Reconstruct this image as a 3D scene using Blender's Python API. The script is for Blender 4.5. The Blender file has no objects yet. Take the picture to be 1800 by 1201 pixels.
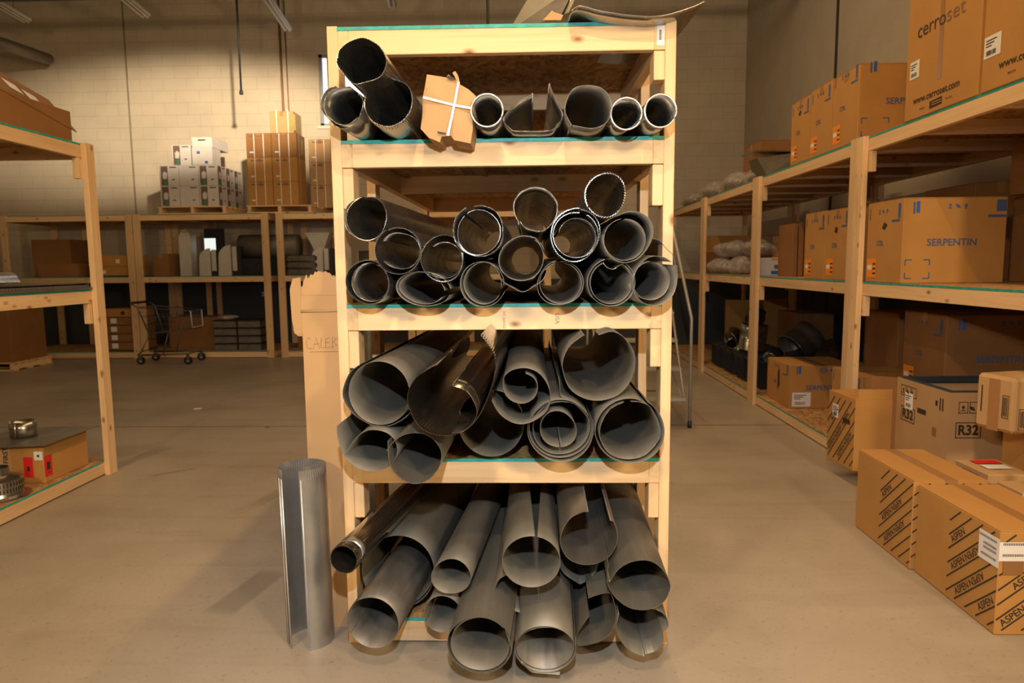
import bpy, bmesh, math, random
from mathutils import Vector, Matrix
random.seed(7)
S = bpy.context.scene
COL = bpy.context.collection

# ------------------------------------------------------------------ camera, world, lights, exposure
F_PX, YAW, PITCH, ROLL, HC = 1223.6, .0284, .1106, -.0096, 1.447
def cam_basis():
    cy, sy = math.cos(YAW), math.sin(YAW); cp, sp = math.cos(PITCH), math.sin(PITCH)
    fwd = Vector((-sy*cp, cy*cp, -sp)); right = Vector((cy, sy, 0)); up = right.cross(fwd)
    cr, sr = math.cos(ROLL), math.sin(ROLL)
    return right*cr + up*sr, up*cr - right*sr, fwd
CR, CU, CF = cam_basis()
CAM = Vector((0, 0, HC))
cd = bpy.data.cameras.new('camera'); cam = bpy.data.objects.new('camera', cd); COL.objects.link(cam)
cam.matrix_world = Matrix(((CR.x, CU.x, -CF.x, 0), (CR.y, CU.y, -CF.y, 0), (CR.z, CU.z, -CF.z, HC), (0, 0, 0, 1)))
cd.sensor_width = 36; cd.lens = F_PX/1800*36; cd.clip_end = 60
cd.dof.use_dof = True; cd.dof.focus_distance = 2.5; cd.dof.aperture_fstop = 4.5
S.camera = cam
S.view_settings.view_transform = 'Standard'; S.view_settings.look = 'None'
S.view_settings.gamma = 1; S.view_settings.use_curve_mapping = False
S.view_settings.exposure = 0.0
w = bpy.data.worlds.new('world'); S.world = w; w.use_nodes = True
w.node_tree.nodes['Background'].inputs[0].default_value = (1, .74, .48, 1)
w.node_tree.nodes['Background'].inputs[1].default_value = .03

def light(name, kind, loc, energy, color, target=None, **kw):
    d = bpy.data.lights.new(name, kind); d.energy = energy; d.color = color
    for k, v in kw.items(): setattr(d, k, v)
    o = bpy.data.objects.new(name, d); COL.objects.link(o); o.location = loc
    if target is not None:
        o.rotation_euler = (Vector(target)-Vector(loc)).to_track_quat('-Z', 'Y').to_euler()
    return o
light('camera_flash', 'SPOT', (0, -.05, 1.98), 225, (.82, .90, 1), (-.05, 2.5, .75), shadow_soft_size=.02, spot_size=math.radians(96), spot_blend=1.0)
light('bounce_strobe', 'SPOT', (0, -.1, 3.5), 190, (1, .68, .42), (0, 3.0, .2), shadow_soft_size=.03, spot_size=math.radians(140), spot_blend=1.0)
light('ceiling_tube_row', 'AREA', (.55, 4.2, 5.3), 150, (1, .64, .30), (.55, 4.2, 0), shape='RECTANGLE', size=.1, size_y=8.0)
lw = light('added_wall_band_spot', 'SPOT', (-1.6, 5.2, 4.6), 4600, (1, .81, .57), (-5.7, 12.2, 3.85), shadow_soft_size=.10, spot_size=math.radians(19.5), spot_blend=.95)  # added spot without a real fixture, shapes the bright band on the back wall
lw.scale = (2.7, 1, 1)
light('aisle_ceiling_lamp', 'POINT', (1.2, 8.0, 5.6), 45, (1, .76, .52), shadow_soft_size=.4)
light('far_ceiling_lamp', 'POINT', (-3.5, 7.0, 5.4), 75, (1, .76, .50), shadow_soft_size=.4)
light('added_right_fill', 'POINT', (2.3, -1.5, 2.9), 400, (1, .74, .42), shadow_soft_size=.25)  # added fill behind the camera to brighten the right racks, not a real lamp
light('added_left_fill', 'POINT', (-2.3, -1.5, 2.9), 380, (1, .74, .42), shadow_soft_size=.25)  # added fill like the right one, brightens the left rack

# ------------------------------------------------------------------ camera geometry helpers (pixel -> place in the room)
def ray(px, py): return CF + CR*((px-900)/F_PX) - CU*((py-600.5)/F_PX)
def atY(px, py, Y): d = ray(px, py); return CAM + d*(Y/d.y)
def atZ(px, py, z): d = ray(px, py); return CAM + d*((z-HC)/d.z)
def atX(px, py, x): d = ray(px, py); return CAM + d*(x/d.x)

# ------------------------------------------------------------------ materials
def new_mat(name):
    m = bpy.data.materials.new(name); m.use_nodes = True
    nt = m.node_tree; return m, nt, nt.nodes['Principled BSDF']
def N(nt, t, **kw):
    n = nt.nodes.new(t)
    for k, v in kw.items():
        if k.startswith('_'): setattr(n, k[1:], v)
        else: n.inputs[k].default_value = v
    return n
def coords(nt, scale=(1, 1, 1), kind='Object', loc=(0, 0, 0)):
    tc = N(nt, 'ShaderNodeTexCoord'); mp = N(nt, 'ShaderNodeMapping'); mp.inputs['Scale'].default_value = scale; mp.inputs['Location'].default_value = loc
    nt.links.new(tc.outputs[kind], mp.inputs['Vector']); return mp.outputs['Vector']
def ramp(nt, fac, stops):
    r = N(nt, 'ShaderNodeValToRGB'); e = r.color_ramp.elements
    while len(e) < len(stops): e.new(.5)
    for i, (p, c) in enumerate(stops): e[i].position = p; e[i].color = (*c, 1)
    nt.links.new(fac, r.inputs['Fac']); return r.outputs['Color']
def mix(nt, fac, a, b, mode='MIX'):
    m = N(nt, 'ShaderNodeMixRGB', _blend_type=mode)
    for i, v in zip((0, 1, 2), (fac, a, b)):
        if hasattr(v, 'links') or hasattr(v, 'is_linked'): nt.links.new(v, m.inputs[i])
        elif i == 0: m.inputs[0].default_value = v
        else: m.inputs[i].default_value = (*v, 1)
    return m.outputs[0]
def bump(nt, b, h, s=.2, d=.01):
    n = N(nt, 'ShaderNodeBump'); n.inputs['Strength'].default_value = s; n.inputs['Distance'].default_value = d
    nt.links.new(h, n.inputs['Height']); nt.links.new(n.outputs[0], b.inputs['Normal'])
def plain(name, col, rough=.7, metal=0, var=.12, scale=6):
    m, nt, b = new_mat(name)
    v = coords(nt); n = N(nt, 'ShaderNodeTexNoise', Scale=scale, Detail=4); nt.links.new(v, n.inputs['Vector'])
    c = ramp(nt, n.outputs[0], [(.3, tuple(x*(1-var) for x in col)), (.7, tuple(min(1, x*(1+var)) for x in col))])
    nt.links.new(c, b.inputs['Base Color']); b.inputs['Roughness'].default_value = rough; b.inputs['Metallic'].default_value = metal
    return m
def wood(name, axis, base=(.78, .525, .275)):
    m, nt, b = new_mat(name)
    ax = 'xyz'.index(axis); sc = [26, 26, 26]; sc[ax] = 1.3
    info = N(nt, 'ShaderNodeObjectInfo')
    off = N(nt, 'ShaderNodeVectorMath', _operation='SCALE'); off.inputs[0].default_value = (7, 13, 17); nt.links.new(info.outputs['Random'], off.inputs['Scale'])
    tc = N(nt, 'ShaderNodeTexCoord'); ad = N(nt, 'ShaderNodeVectorMath', _operation='ADD')
    nt.links.new(tc.outputs['Object'], ad.inputs[0]); nt.links.new(off.outputs[0], ad.inputs[1])
    mp = N(nt, 'ShaderNodeMapping'); mp.inputs['Scale'].default_value = sc; nt.links.new(ad.outputs[0], mp.inputs['Vector'])
    n = N(nt, 'ShaderNodeTexNoise', Scale=1, Detail=6, Distortion=1.2); nt.links.new(mp.outputs[0], n.inputs['Vector'])
    c = ramp(nt, n.outputs[0], [(.25, tuple(x*f for x, f in zip(base, (.86, .80, .70)))), (.5, base), (.75, tuple(x*f for x, f in zip(base, (1.08, 1.1, 1.12))))])
    # knots
    ks = [15, 15, 15]; ks[ax] = 8
    mk = N(nt, 'ShaderNodeMapping'); mk.inputs['Scale'].default_value = ks; nt.links.new(ad.outputs[0], mk.inputs['Vector'])
    vo = N(nt, 'ShaderNodeTexVoronoi', Scale=1.0); nt.links.new(mk.outputs[0], vo.inputs['Vector'])
    sep = N(nt, 'ShaderNodeSeparateColor'); nt.links.new(vo.outputs['Color'], sep.inputs[0])
    lt = N(nt, 'ShaderNodeMath', _operation='LESS_THAN'); lt.inputs[1].default_value = .45; nt.links.new(sep.outputs[0], lt.inputs[0])
    mr = N(nt, 'ShaderNodeMapRange'); mr.inputs[1].default_value = .05; mr.inputs[2].default_value = .24; mr.inputs[3].default_value = 1; mr.inputs[4].default_value = 0
    nt.links.new(vo.outputs['Distance'], mr.inputs[0])
    mu = N(nt, 'ShaderNodeMath', _operation='MULTIPLY'); nt.links.new(lt.outputs[0], mu.inputs[0]); nt.links.new(mr.outputs[0], mu.inputs[1])
    c = mix(nt, mu.outputs[0], c, (.27, .12, .04))
    hs = N(nt, 'ShaderNodeHueSaturation'); nt.links.new(c, hs.inputs['Color'])
    vr = N(nt, 'ShaderNodeMapRange'); vr.inputs[3].default_value = .86; vr.inputs[4].default_value = 1.08; nt.links.new(info.outputs['Random'], vr.inputs[0]); nt.links.new(vr.outputs[0], hs.inputs['Value'])
    nt.links.new(hs.outputs[0], b.inputs['Base Color']); b.inputs['Roughness'].default_value = .62
    bump(nt, b, n.outputs[0], .15, .002)
    return m
WX, WY, WZ = wood('pine_grain_across', 'x'), wood('pine_grain_along', 'y'), wood('pine_grain_upright', 'z')
def osb_mat():
    m, nt, b = new_mat('strand_board'); v = coords(nt, (1, 1, 1))
    vo = N(nt, 'ShaderNodeTexVoronoi', Scale=60); mp = N(nt, 'ShaderNodeMapping'); mp.inputs['Scale'].default_value = (1, .4, 1)
    nz = N(nt, 'ShaderNodeTexNoise', Scale=5, Detail=2); nt.links.new(v, nz.inputs['Vector'])
    dm = mix(nt, .08, v, nz.outputs['Color']); nt.links.new(dm, mp.inputs['Vector']); nt.links.new(mp.outputs[0], vo.inputs['Vector'])
    sep = N(nt, 'ShaderNodeSeparateColor'); nt.links.new(vo.outputs['Color'], sep.inputs[0])
    c = ramp(nt, sep.outputs[0], [(0, (.25, .12, .04)), (.5, (.44, .24, .09)), (1, (.56, .33, .13))])
    nt.links.new(c, b.inputs['Base Color']); b.inputs['Roughness'].default_value = .7; bump(nt, b, sep.outputs[0], .3, .002); return m
OSB = osb_mat()
TEAL = plain('teal_edge_paint', (.02, .36, .31), .5, 0, .25, 30)
def metal(name, base, rough, met, streak=.25, aniso=0.0):
    m, nt, b = new_mat(name)
    v = coords(nt, (14, 1.2, 14)); n = N(nt, 'ShaderNodeTexNoise', Scale=1, Detail=5, Distortion=.6); nt.links.new(v, n.inputs['Vector'])
    c = ramp(nt, n.outputs[0], [(.3, tuple(x*(1-streak) for x in base)), (.7, tuple(min(1, x*(1+streak)) for x in base))])
    nt.links.new(c, b.inputs['Base Color'])
    n2 = N(nt, 'ShaderNodeTexNoise', Scale=9, Detail=3); nt.links.new(coords(nt), n2.inputs['Vector'])
    mr = N(nt, 'ShaderNodeMapRange'); mr.inputs[3].default_value = rough*.75; mr.inputs[4].default_value = min(1, rough*1.3); nt.links.new(n2.outputs[0], mr.inputs[0]); nt.links.new(mr.outputs[0], b.inputs['Roughness'])
    b.inputs['Metallic'].default_value = met
    return m
M_SHINY = metal('bright_galvanised_steel', (.36, .345, .31), .26, .93, .12)
M_GALV = metal('galvanised_steel', (.27, .25, .215), .40, .72, .15)
M_DULL = metal('weathered_galvanised_steel', (.185, .168, .135), .50, .42, .16)
M_DIRTY = metal('scuffed_galvanised_steel', (.19, .17, .145), .48, .5, .5)
M_CHROME = metal('dark_mirror_steel', (.34, .31, .26), .17, .96, .1)
M_SHEEN = metal('satin_steel', (.40, .39, .365), .30, .75, .08)
M_EDGE = metal('cut_sheet_edge', (.7, .7, .7), .25, .9, .1)
M_BEAD = metal('rolled_bead_steel', (.75, .74, .72), .35, .6, .05)
M_BLACK = plain('black_plastic', (.015, .015, .017), .45, 0, .2, 10)
M_DARKMET = metal('dark_steel', (.05, .05, .055), .35, .6, .2)
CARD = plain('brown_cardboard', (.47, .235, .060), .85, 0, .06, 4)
CARD_D = plain('dark_shaded_cardboard', (.27, .125, .038), .85, 0, .08, 4)  # darker board; for shaded cartons the shade is put into this colour
CARD_L = plain('light_kraft_cardboard', (.48, .29, .128), .85, 0, .06, 5)
CARD_P = plain('pale_kraft_cardboard', (.44, .27, .125), .85, 0, .06, 5)
M_WHITE = plain('white_label_paper', (.78, .76, .74), .6, 0, .03, 20)
M_WBOX = plain('white_coated_carton', (.62, .58, .55), .6, 0, .04, 10)
M_ORANGE = plain('orange_sticker', (.85, .27, .015), .5, 0, .05, 20)
M_RED = plain('red_sticker', (.7, .02, .02), .5, 0, .05, 20)
M_INK = plain('black_ink', (.035, .022, .015), .7, 0, .05, 20)
M_BLUE = plain('blue_ink', (.06, .11, .25), .7, 0, .1, 20)
M_BLUE2 = plain('bright_blue_ink', (.03, .12, .45), .6, 0, .1, 20)
M_GREY = plain('faded_grey_ink', (.24, .13, .06), .7, 0, .1, 20)
M_GREEN = plain('green_print', (.05, .25, .15), .6, 0, .1, 20)
M_BROWNPR = plain('brown_print', (.16, .10, .08), .6, 0, .2, 20)
M_YELLOW = plain('yellow_print', (.34, .25, .07), .6, 0, .1, 20)
M_TAPE = plain('packing_tape', (.36, .185, .07), .22, 0, .05, 8)
M_STRAP = plain('white_strapping', (.80, .76, .70), .5, 0, .05, 20)
M_PIPEW = plain('white_painted_steel', (.55, .52, .46), .5, 0, .05, 10)
M_COPPER = plain('brown_conduit', (.22, .10, .05), .5, .3, .1, 10)
M_NAVY = plain('dark_blue_plastic', (.03, .045, .06), .4, 0, .1, 10)
def film_mat():
    m, nt, b = new_mat('clear_plastic_bag'); b.inputs['Base Color'].default_value = (.62, .56, .50, 1); b.inputs['Roughness'].default_value = .28
    n = N(nt, 'ShaderNodeTexNoise', Scale=7, Detail=5, Distortion=2.5); nt.links.new(coords(nt), n.inputs['Vector'])
    mr = N(nt, 'ShaderNodeMapRange'); mr.inputs[1].default_value = .35; mr.inputs[2].default_value = .65; mr.inputs[3].default_value = .30; mr.inputs[4].default_value = .62
    nt.links.new(n.outputs[0], mr.inputs[0]); nt.links.new(mr.outputs[0], b.inputs['Alpha']); bump(nt, b, n.outputs[0], .6, .02); return m
M_FILM = film_mat()

# ------------------------------------------------------------------ mesh helpers
def link(name, me, mat, parent=None, loc=None):
    o = bpy.data.objects.new(name, me); COL.objects.link(o)
    for m in (mat if isinstance(mat, (list, tuple)) else [mat]): me.materials.append(m)
    if parent is not None: o.parent = parent
    if loc is not None: o.location = loc
    return o
def bm_obj(name, bm, mat, parent=None, smooth=False, loc=None):
    me = bpy.data.meshes.new(name); bm.normal_update(); bm.to_mesh(me); bm.free()
    if smooth:
        for p in me.polygons: p.use_smooth = True
    return link(name, me, mat, parent, loc)
def addbox(bm, a, b, bev=0.0, mi=0):
    x0, y0, z0 = a; x1, y1, z1 = b
    r = bmesh.ops.create_cube(bm, size=1.0)
    bmesh.ops.scale(bm, vec=(x1-x0, y1-y0, z1-z0), verts=r['verts'])
    bmesh.ops.translate(bm, vec=((x0+x1)/2, (y0+y1)/2, (z0+z1)/2), verts=r['verts'])
    fs = set(f for v in r['verts'] for f in v.link_faces)
    for f in fs: f.material_index = mi
    if bev > 0:
        es = list(set(e for v in r['verts'] for e in v.link_edges))
        bmesh.ops.bevel(bm, geom=es, offset=bev, segments=1, affect='EDGES')
def boxobj(name, a, b, mat, parent=None, bev=0.0):
    bm = bmesh.new(); addbox(bm, a, b, bev); return bm_obj(name, bm, mat, parent)
def tube_bm(bm, pts, r, n=8, cap=True):
    pts = [Vector(p) for p in pts]; rings = []
    for i, p in enumerate(pts):
        d = (pts[min(i+1, len(pts)-1)]-pts[max(i-1, 0)]).normalized()
        a = Vector((0, 0, 1)) if abs(d.z) < .9 else Vector((1, 0, 0))
        u = d.cross(a).normalized(); v = d.cross(u).normalized()
        rr = r[i] if isinstance(r, (list, tuple)) else r
        rings.append([bm.verts.new(p+u*rr*math.cos(2*math.pi*k/n)+v*rr*math.sin(2*math.pi*k/n)) for k in range(n)])
    for a, b in zip(rings, rings[1:]):
        for k in range(n): bm.faces.new((a[k], a[(k+1) % n], b[(k+1) % n], b[k]))
    if cap: bm.faces.new(rings[0][::-1]); bm.faces.new(rings[-1])
def tube(name, pts, r, mat, parent=None, n=8):
    bm = bmesh.new(); tube_bm(bm, pts, r, n); return bm_obj(name, bm, mat, parent, True)
def empty(name, loc=(0, 0, 0), rz=0):
    o = bpy.data.objects.new(name, None); COL.objects.link(o); o.location = loc; o.rotation_euler = (0, 0, rz); o.empty_display_size = .1; return o
def tag(o, label, cat, group=None):
    o['label'] = label; o['category'] = cat
    if group: o['group'] = group
    return o
def struct(o): o['kind'] = 'structure'; return o
def quad_bm(bm, pts, mi=0):
    f = bm.faces.new([bm.verts.new(p) for p in pts]); f.material_index = mi
_tc = {}
def text_geo(s, bold=0.0):
    k = (s, bold)
    if k in _tc: return _tc[k]
    cu = bpy.data.curves.new('t', 'FONT'); cu.body = s; cu.size = 1.0; cu.offset = bold; cu.resolution_u = 3
    o = bpy.data.objects.new('t', cu); COL.objects.link(o); bpy.context.view_layer.update()
    dg = bpy.context.evaluated_depsgraph_get(); me = o.evaluated_get(dg).to_mesh()
    vs = [v.co.copy() for v in me.vertices]; fs = [tuple(p.vertices) for p in me.polygons]
    bpy.data.objects.remove(o); bpy.data.curves.remove(cu)
    if vs:
        x0 = min(v.x for v in vs); x1 = max(v.x for v in vs); y0 = min(v.y for v in vs); y1 = max(v.y for v in vs)
    else: x0 = y0 = 0; x1 = y1 = 1
    vs = [Vector(((v.x-x0), (v.y-y0), 0)) for v in vs]
    _tc[k] = (vs, fs, x1-x0, y1-y0); return _tc[k]

# ------------------------------------------------------------------ room shell
YB, XR, XL, ZC = 12.2, 3.62, -9.6, 6.4
def floor_mat():
    m, nt, b = new_mat('worn_concrete'); v = coords(nt)
    n1 = N(nt, 'ShaderNodeTexNoise', Scale=1.1, Detail=8, Roughness=.6); nt.links.new(v, n1.inputs['Vector'])
    c = ramp(nt, n1.outputs[0], [(.3, (.30, .245, .18)), (.5, (.375, .31, .235)), (.75, (.43, .365, .285))])
    n2 = N(nt, 'ShaderNodeTexNoise', Scale=45, Detail=6, Roughness=.7); nt.links.new(v, n2.inputs['Vector'])
    sp = ramp(nt, n2.outputs[0], [(.32, (.70, .68, .66)), (.42, (1, 1, 1))]); c = mix(nt, 1, c, sp, 'MULTIPLY')
    # long scuffs
    n3 = N(nt, 'ShaderNodeTexNoise', Scale=1, Detail=5, Distortion=.5); nt.links.new(coords(nt, (.7, 6, 1)), n3.inputs['Vector'])
    sc = ramp(nt, n3.outputs[0], [(.36, (.93, .92, .90)), (.45, (1, 1, 1))]); c = mix(nt, 1, c, sc, 'MULTIPLY')
    # faded rectangular rubber marks
    for (x, y, ang, hx, hy, dk) in [(-1.28, 2.95, .22, .075, .22, .36), (-1.62, 4.35, .25, .05, .32, .25), (-3.02, 5.1, .2, .07, .35, .3), (-2.55, 4.75, .9, .02, .16, .45), (-1.2, 3.75, .5, .16, .3, .16)]:
        mp = N(nt, 'ShaderNodeMapping', _vector_type='TEXTURE'); mp.inputs['Location'].default_value = (x, y, 0); mp.inputs['Rotation'].default_value = (0, 0, -ang); mp.inputs['Scale'].default_value = (hx, hy, 1)
        tc = N(nt, 'ShaderNodeTexCoord'); nt.links.new(tc.outputs['Object'], mp.inputs['Vector'])
        ab = N(nt, 'ShaderNodeVectorMath', _operation='ABSOLUTE'); nt.links.new(mp.outputs[0], ab.inputs[0])
        sx = N(nt, 'ShaderNodeSeparateXYZ'); nt.links.new(ab.outputs[0], sx.inputs[0])
        mx = N(nt, 'ShaderNodeMath', _operation='MAXIMUM'); nt.links.new(sx.outputs[0], mx.inputs[0]); nt.links.new(sx.outputs[1], mx.inputs[1])
        mr = N(nt, 'ShaderNodeMapRange'); mr.inputs[1].default_value = .75; mr.inputs[2].default_value = 1.05; mr.inputs[3].default_value = dk; mr.inputs[4].default_value = 0; nt.links.new(mx.outputs[0], mr.inputs[0])
        c = mix(nt, mr.outputs[0], c, (.09, .075, .06))
    # saw-cut joint
    tc = N(nt, 'ShaderNodeTexCoord'); sx = N(nt, 'ShaderNodeSeparateXYZ'); nt.links.new(tc.outputs['Object'], sx.inputs[0])
    a = N(nt, 'ShaderNodeMath', _operation='SUBTRACT'); a.inputs[1].default_value = 6.15; nt.links.new(sx.outputs[1], a.inputs[0])
    ab = N(nt, 'ShaderNodeMath', _operation='ABSOLUTE'); nt.links.new(a.outputs[0], ab.inputs[0])
    l = N(nt, 'ShaderNodeMath', _operation='LESS_THAN'); l.inputs[1].default_value = .008; nt.links.new(ab.outputs[0], l.inputs[0])
    c = mix(nt, l.outputs[0], c, (.08, .06, .045))
    nt.links.new(c, b.inputs['Base Color']); b.inputs['Roughness'].default_value = .42; b.inputs['Specular IOR Level'].default_value = .35
    bump(nt, b, n2.outputs[0], .08, .004); return m
def wall_mat(name, block=True, base=(.52, .445, .335)):
    m, nt, b = new_mat(name)
    tc = N(nt, 'ShaderNodeTexCoord'); sx = N(nt, 'ShaderNodeSeparateXYZ'); nt.links.new(tc.outputs['Object'], sx.inputs[0])
    nz = N(nt, 'ShaderNodeTexNoise', Scale=2.5, Detail=5); nt.links.new(tc.outputs['Object'], nz.inputs['Vector'])
    c = ramp(nt, nz.outputs[0], [(.3, tuple(x*.92 for x in base)), (.7, tuple(x*1.05 for x in base))])
    if block:
        cb = N(nt, 'ShaderNodeCombineXYZ'); nt.links.new(sx.outputs[0], cb.inputs[0]); nt.links.new(sx.outputs[2], cb.inputs[1])
        br = N(nt, 'ShaderNodeTexBrick'); nt.links.new(cb.outputs[0], br.inputs['Vector'])
        for k, vv in dict([('Scale', 1.0), ('Mortar Size', .006), ('Mortar Smooth', .6), ('Brick Width', .406), ('Row Height', .203)]).items(): br.inputs[k].default_value = vv
        br.inputs['Color1'].default_value = br.inputs['Color2'].default_value = (1, 1, 1, 1); br.inputs['Mortar'].default_value = (.80, .77, .72, 1)
        c = mix(nt, 1, c, br.outputs['Color'], 'MULTIPLY'); bump(nt, b, br.outputs['Fac'], -.2, .01)
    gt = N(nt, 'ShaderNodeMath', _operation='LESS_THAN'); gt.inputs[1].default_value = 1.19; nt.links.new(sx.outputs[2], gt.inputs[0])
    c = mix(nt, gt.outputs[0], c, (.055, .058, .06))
    nt.links.new(c, b.inputs['Base Color']); b.inputs['Roughness'].default_value = .75; return m
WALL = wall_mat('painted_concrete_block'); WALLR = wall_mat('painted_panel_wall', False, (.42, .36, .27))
struct(boxobj('floor', (XL-.2, -3, -.1), (XR+.2, YB+.2, 0), floor_mat()))
# back wall with a window opening
wx0, wx1, wz0, wz1 = -3.6, -2.72, 3.84, 5.03
bm = bmesh.new()
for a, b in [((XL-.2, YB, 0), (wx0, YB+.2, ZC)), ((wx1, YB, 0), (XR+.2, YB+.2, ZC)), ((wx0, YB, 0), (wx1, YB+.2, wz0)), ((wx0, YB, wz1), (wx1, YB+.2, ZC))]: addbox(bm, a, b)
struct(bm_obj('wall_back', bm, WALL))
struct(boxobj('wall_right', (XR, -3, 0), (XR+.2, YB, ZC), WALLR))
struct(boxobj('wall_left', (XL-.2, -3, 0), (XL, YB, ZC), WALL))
struct(boxobj('ceiling', (XL-.2, -3, ZC), (XR+.2, YB+.2, ZC+.15), plain('dark_ceiling_deck', (.07, .055, .04), .8)))
gm, nt, gb = new_mat('daylight_glass'); gb.inputs['Emission Color'].default_value = (.93, .96, 1, 1); gb.inputs['Emission Strength'].default_value = 2.2; gb.inputs['Base Color'].default_value = (.8, .85, .9, 1)
win = struct(boxobj('window_1', (wx0, YB+.10, wz0), (wx1, YB+.12, wz1), gm))
bm = bmesh.new()
for a, b in [((wx0, YB+.04, wz0), (wx0+.05, YB+.10, wz1)), ((wx1-.05, YB+.04, wz0), (wx1, YB+.10, wz1)), ((wx0, YB+.04, wz1-.05), (wx1, YB+.10, wz1)), ((wx0, YB+.04, wz0), (wx1, YB+.10, wz0+.05)), ((wx0+.13, YB+.05, wz0), (wx0+.16, YB+.10, wz1))]: addbox(bm, a, b)
bm_obj('window_frame', bm, plain('window_frame_grey', (.25, .25, .26), .5), win)
boxobj('window_sill', (wx0-.05, YB-.03, wz0-.05), (wx1+.05, YB+.1, wz0), plain('pale_sill', (.6, .55, .45), .6), win)
# joints on the walls
struct(boxobj('trim_1', (-6.93, YB-.006, 0), (-6.905, YB, ZC), plain('joint_sealant', (.22, .18, .13), .8)))
yj = atX(1472, 60, XR).y
struct(boxobj('trim_2', (XR-.012, yj-.025, 0), (XR, yj+.025, ZC), plain('dark_panel_joint', (.03, .022, .015), .8)))
M_JOIST = plain('dark_roof_steel', (.045, .035, .025), .7)
def roof_girder(y, z0, z1, label):
    g = empty('roof_girder', (0, y, z0)); tag(g, label, 'girder', None)
    boxobj('bottom_chord', (XL+.01, -.05, 0), (XR-.01, .05, .09), M_JOIST, g)
    boxobj('top_chord', (XL+.01, -.05, z1-z0-.09), (XR-.01, .05, z1-z0), M_JOIST, g)
    bm = bmesh.new(); n = 24
    for i in range(n):
        xa = XL+.3+i*(XR-XL-.6)/n; xb = XL+.3+(i+1)*(XR-XL-.6)/n
        za, zb = (.09, z1-z0-.09) if i % 2 else (z1-z0-.09, .09)
        tube_bm(bm, [(xa, 0, za), (xb, 0, zb)], .014, 6)
    bm_obj('web_rods', bm, M_JOIST, g)
roof_girder(9.6, 5.03, 5.9, 'dark steel roof girder spanning the hall, seen along top edge of photo')

# ------------------------------------------------------------------ wooden racks
DK = .012; BH = .083; TW = .038; TD = .089
LV = (2.277, 1.305, .104)
def rack(label, x0, x1, y0, y1, levels, posts_y, axis, group, joists=(), tealfront=True, name='wooden_rack', pw=TD):
    """axis 'y': the long beams run along y and posts stand in the planes x0 and x1"""
    r = empty(name, ((x0+x1)/2, (y0+y1)/2, 0)); tag(r, label, 'rack', group)
    ox, oy = -(x0+x1)/2, -(y0+y1)/2
    H = levels[0]+.004
    def B(nm, a, b, m, bev=.002):
        return boxobj(nm, (a[0]+ox, a[1]+oy, a[2]), (b[0]+ox, b[1]+oy, b[2]), m, r, bev)
    if axis == 'y':
        for py in posts_y:
            for (a, b) in ((x0, x0+TW), (x1-TW, x1)): B('post', (a, py, 0), (b, py+pw, H), WZ)
        for z in levels:
            zt = z-DK; zb = zt-BH
            for (a, b) in ((x0+TW, x0+2*TW), (x1-2*TW, x1-TW)): B('side_beam', (a, y0, zb), (b, y1, zt), WY)
            for yy in (y0, y1-TW) + tuple(joists): B('cross_beam', (x0+2*TW, yy, zb), (x1-2*TW, yy+TW, zt), WX)
            dk = B('deck', (x0+TW, y0, zt), (x1-TW, y1, z), OSB, 0)
            e = boxobj('painted_deck_edge', (x0+TW+ox, y0-.0015+oy, zt), (x1-TW+ox, y0+oy, z), TEAL, dk)
            e2 = boxobj('painted_deck_edge', (x0+TW+ox-.0015, y0+oy, zt), (x0+TW+ox, y1+oy, z), TEAL, dk)
            e3 = boxobj('painted_deck_edge', (x1-TW+ox, y0+oy, zt), (x1-TW+ox+.0015, y1+oy, z), TEAL, dk)
    return r, ox, oy, B
# main rack, seen from its short end
MX0, MX1, MY0, MY1 = -.7115, .5075, 2.524, 4.67
ML = (2.277, 1.890, 1.305, .729, .104)
rk, ox, oy, B = rack('tall pale pine rack in the middle, its narrow end crammed with metal duct pipes', MX0, MX1, MY0, MY1, ML, (MY0, 3.06, MY1-TD), 'y', None, joists=(3.44,))
for z, hL, hR in ((2.277, None, .10), (1.890, .145, .145), (1.305, .14, .14), (.729, .135, .135)):
    zb = z-DK-BH
    if hL: B('cleat', (MX0+TW, MY0+.004, zb-hL), (MX0+2*TW, MY0+TD, zb-.002), WZ)
    if hR: B('cleat', (MX1-2*TW, MY0+.004, zb-hR), (MX1-TW, MY0+TD, zb-.002), WZ)
st = B('barcode_sticker', (MX1-TW-.030, MY0-.0025, 2.195), (MX1-TW-.003, MY0-.0016, 2.262), M_WHITE, 0)
bm = bmesh.new()
for i in range(7): quad_bm(bm, [(MX1-TW-.022+ox, MY0-.003+oy, 2.214+i*.005), (MX1-TW-.014+ox, MY0-.003+oy, 2.214+i*.005), (MX1-TW-.014+ox, MY0-.003+oy, 2.217+i*.005), (MX1-TW-.022+ox, MY0-.003+oy, 2.217+i*.005)])
bm_obj('barcode', bm, M_INK, st)
def stamp(s, px, py, size, rot):
    vs, fs, tw, th = text_geo(s); c = atY(px, py, MY0-.002); bm = bmesh.new(); R = Matrix.Rotation(rot, 3, 'Z')
    vv = []
    for v in vs:
        q = R @ (v*size); vv.append(bm.verts.new((c.x+q.x+ox, MY0-.0025+oy, c.z+q.y)))
    for f in fs: bm.faces.new([vv[i] for i in f])
    bm_obj('lumber_stamp', bm, plain('grey_lumber_ink', (.30, .24, .20), .8), rk)
stamp('USA', 976, 551, .022, -math.pi/2); stamp('HT 2x4 KD', 884, 548, .013, -math.pi/2)

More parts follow.
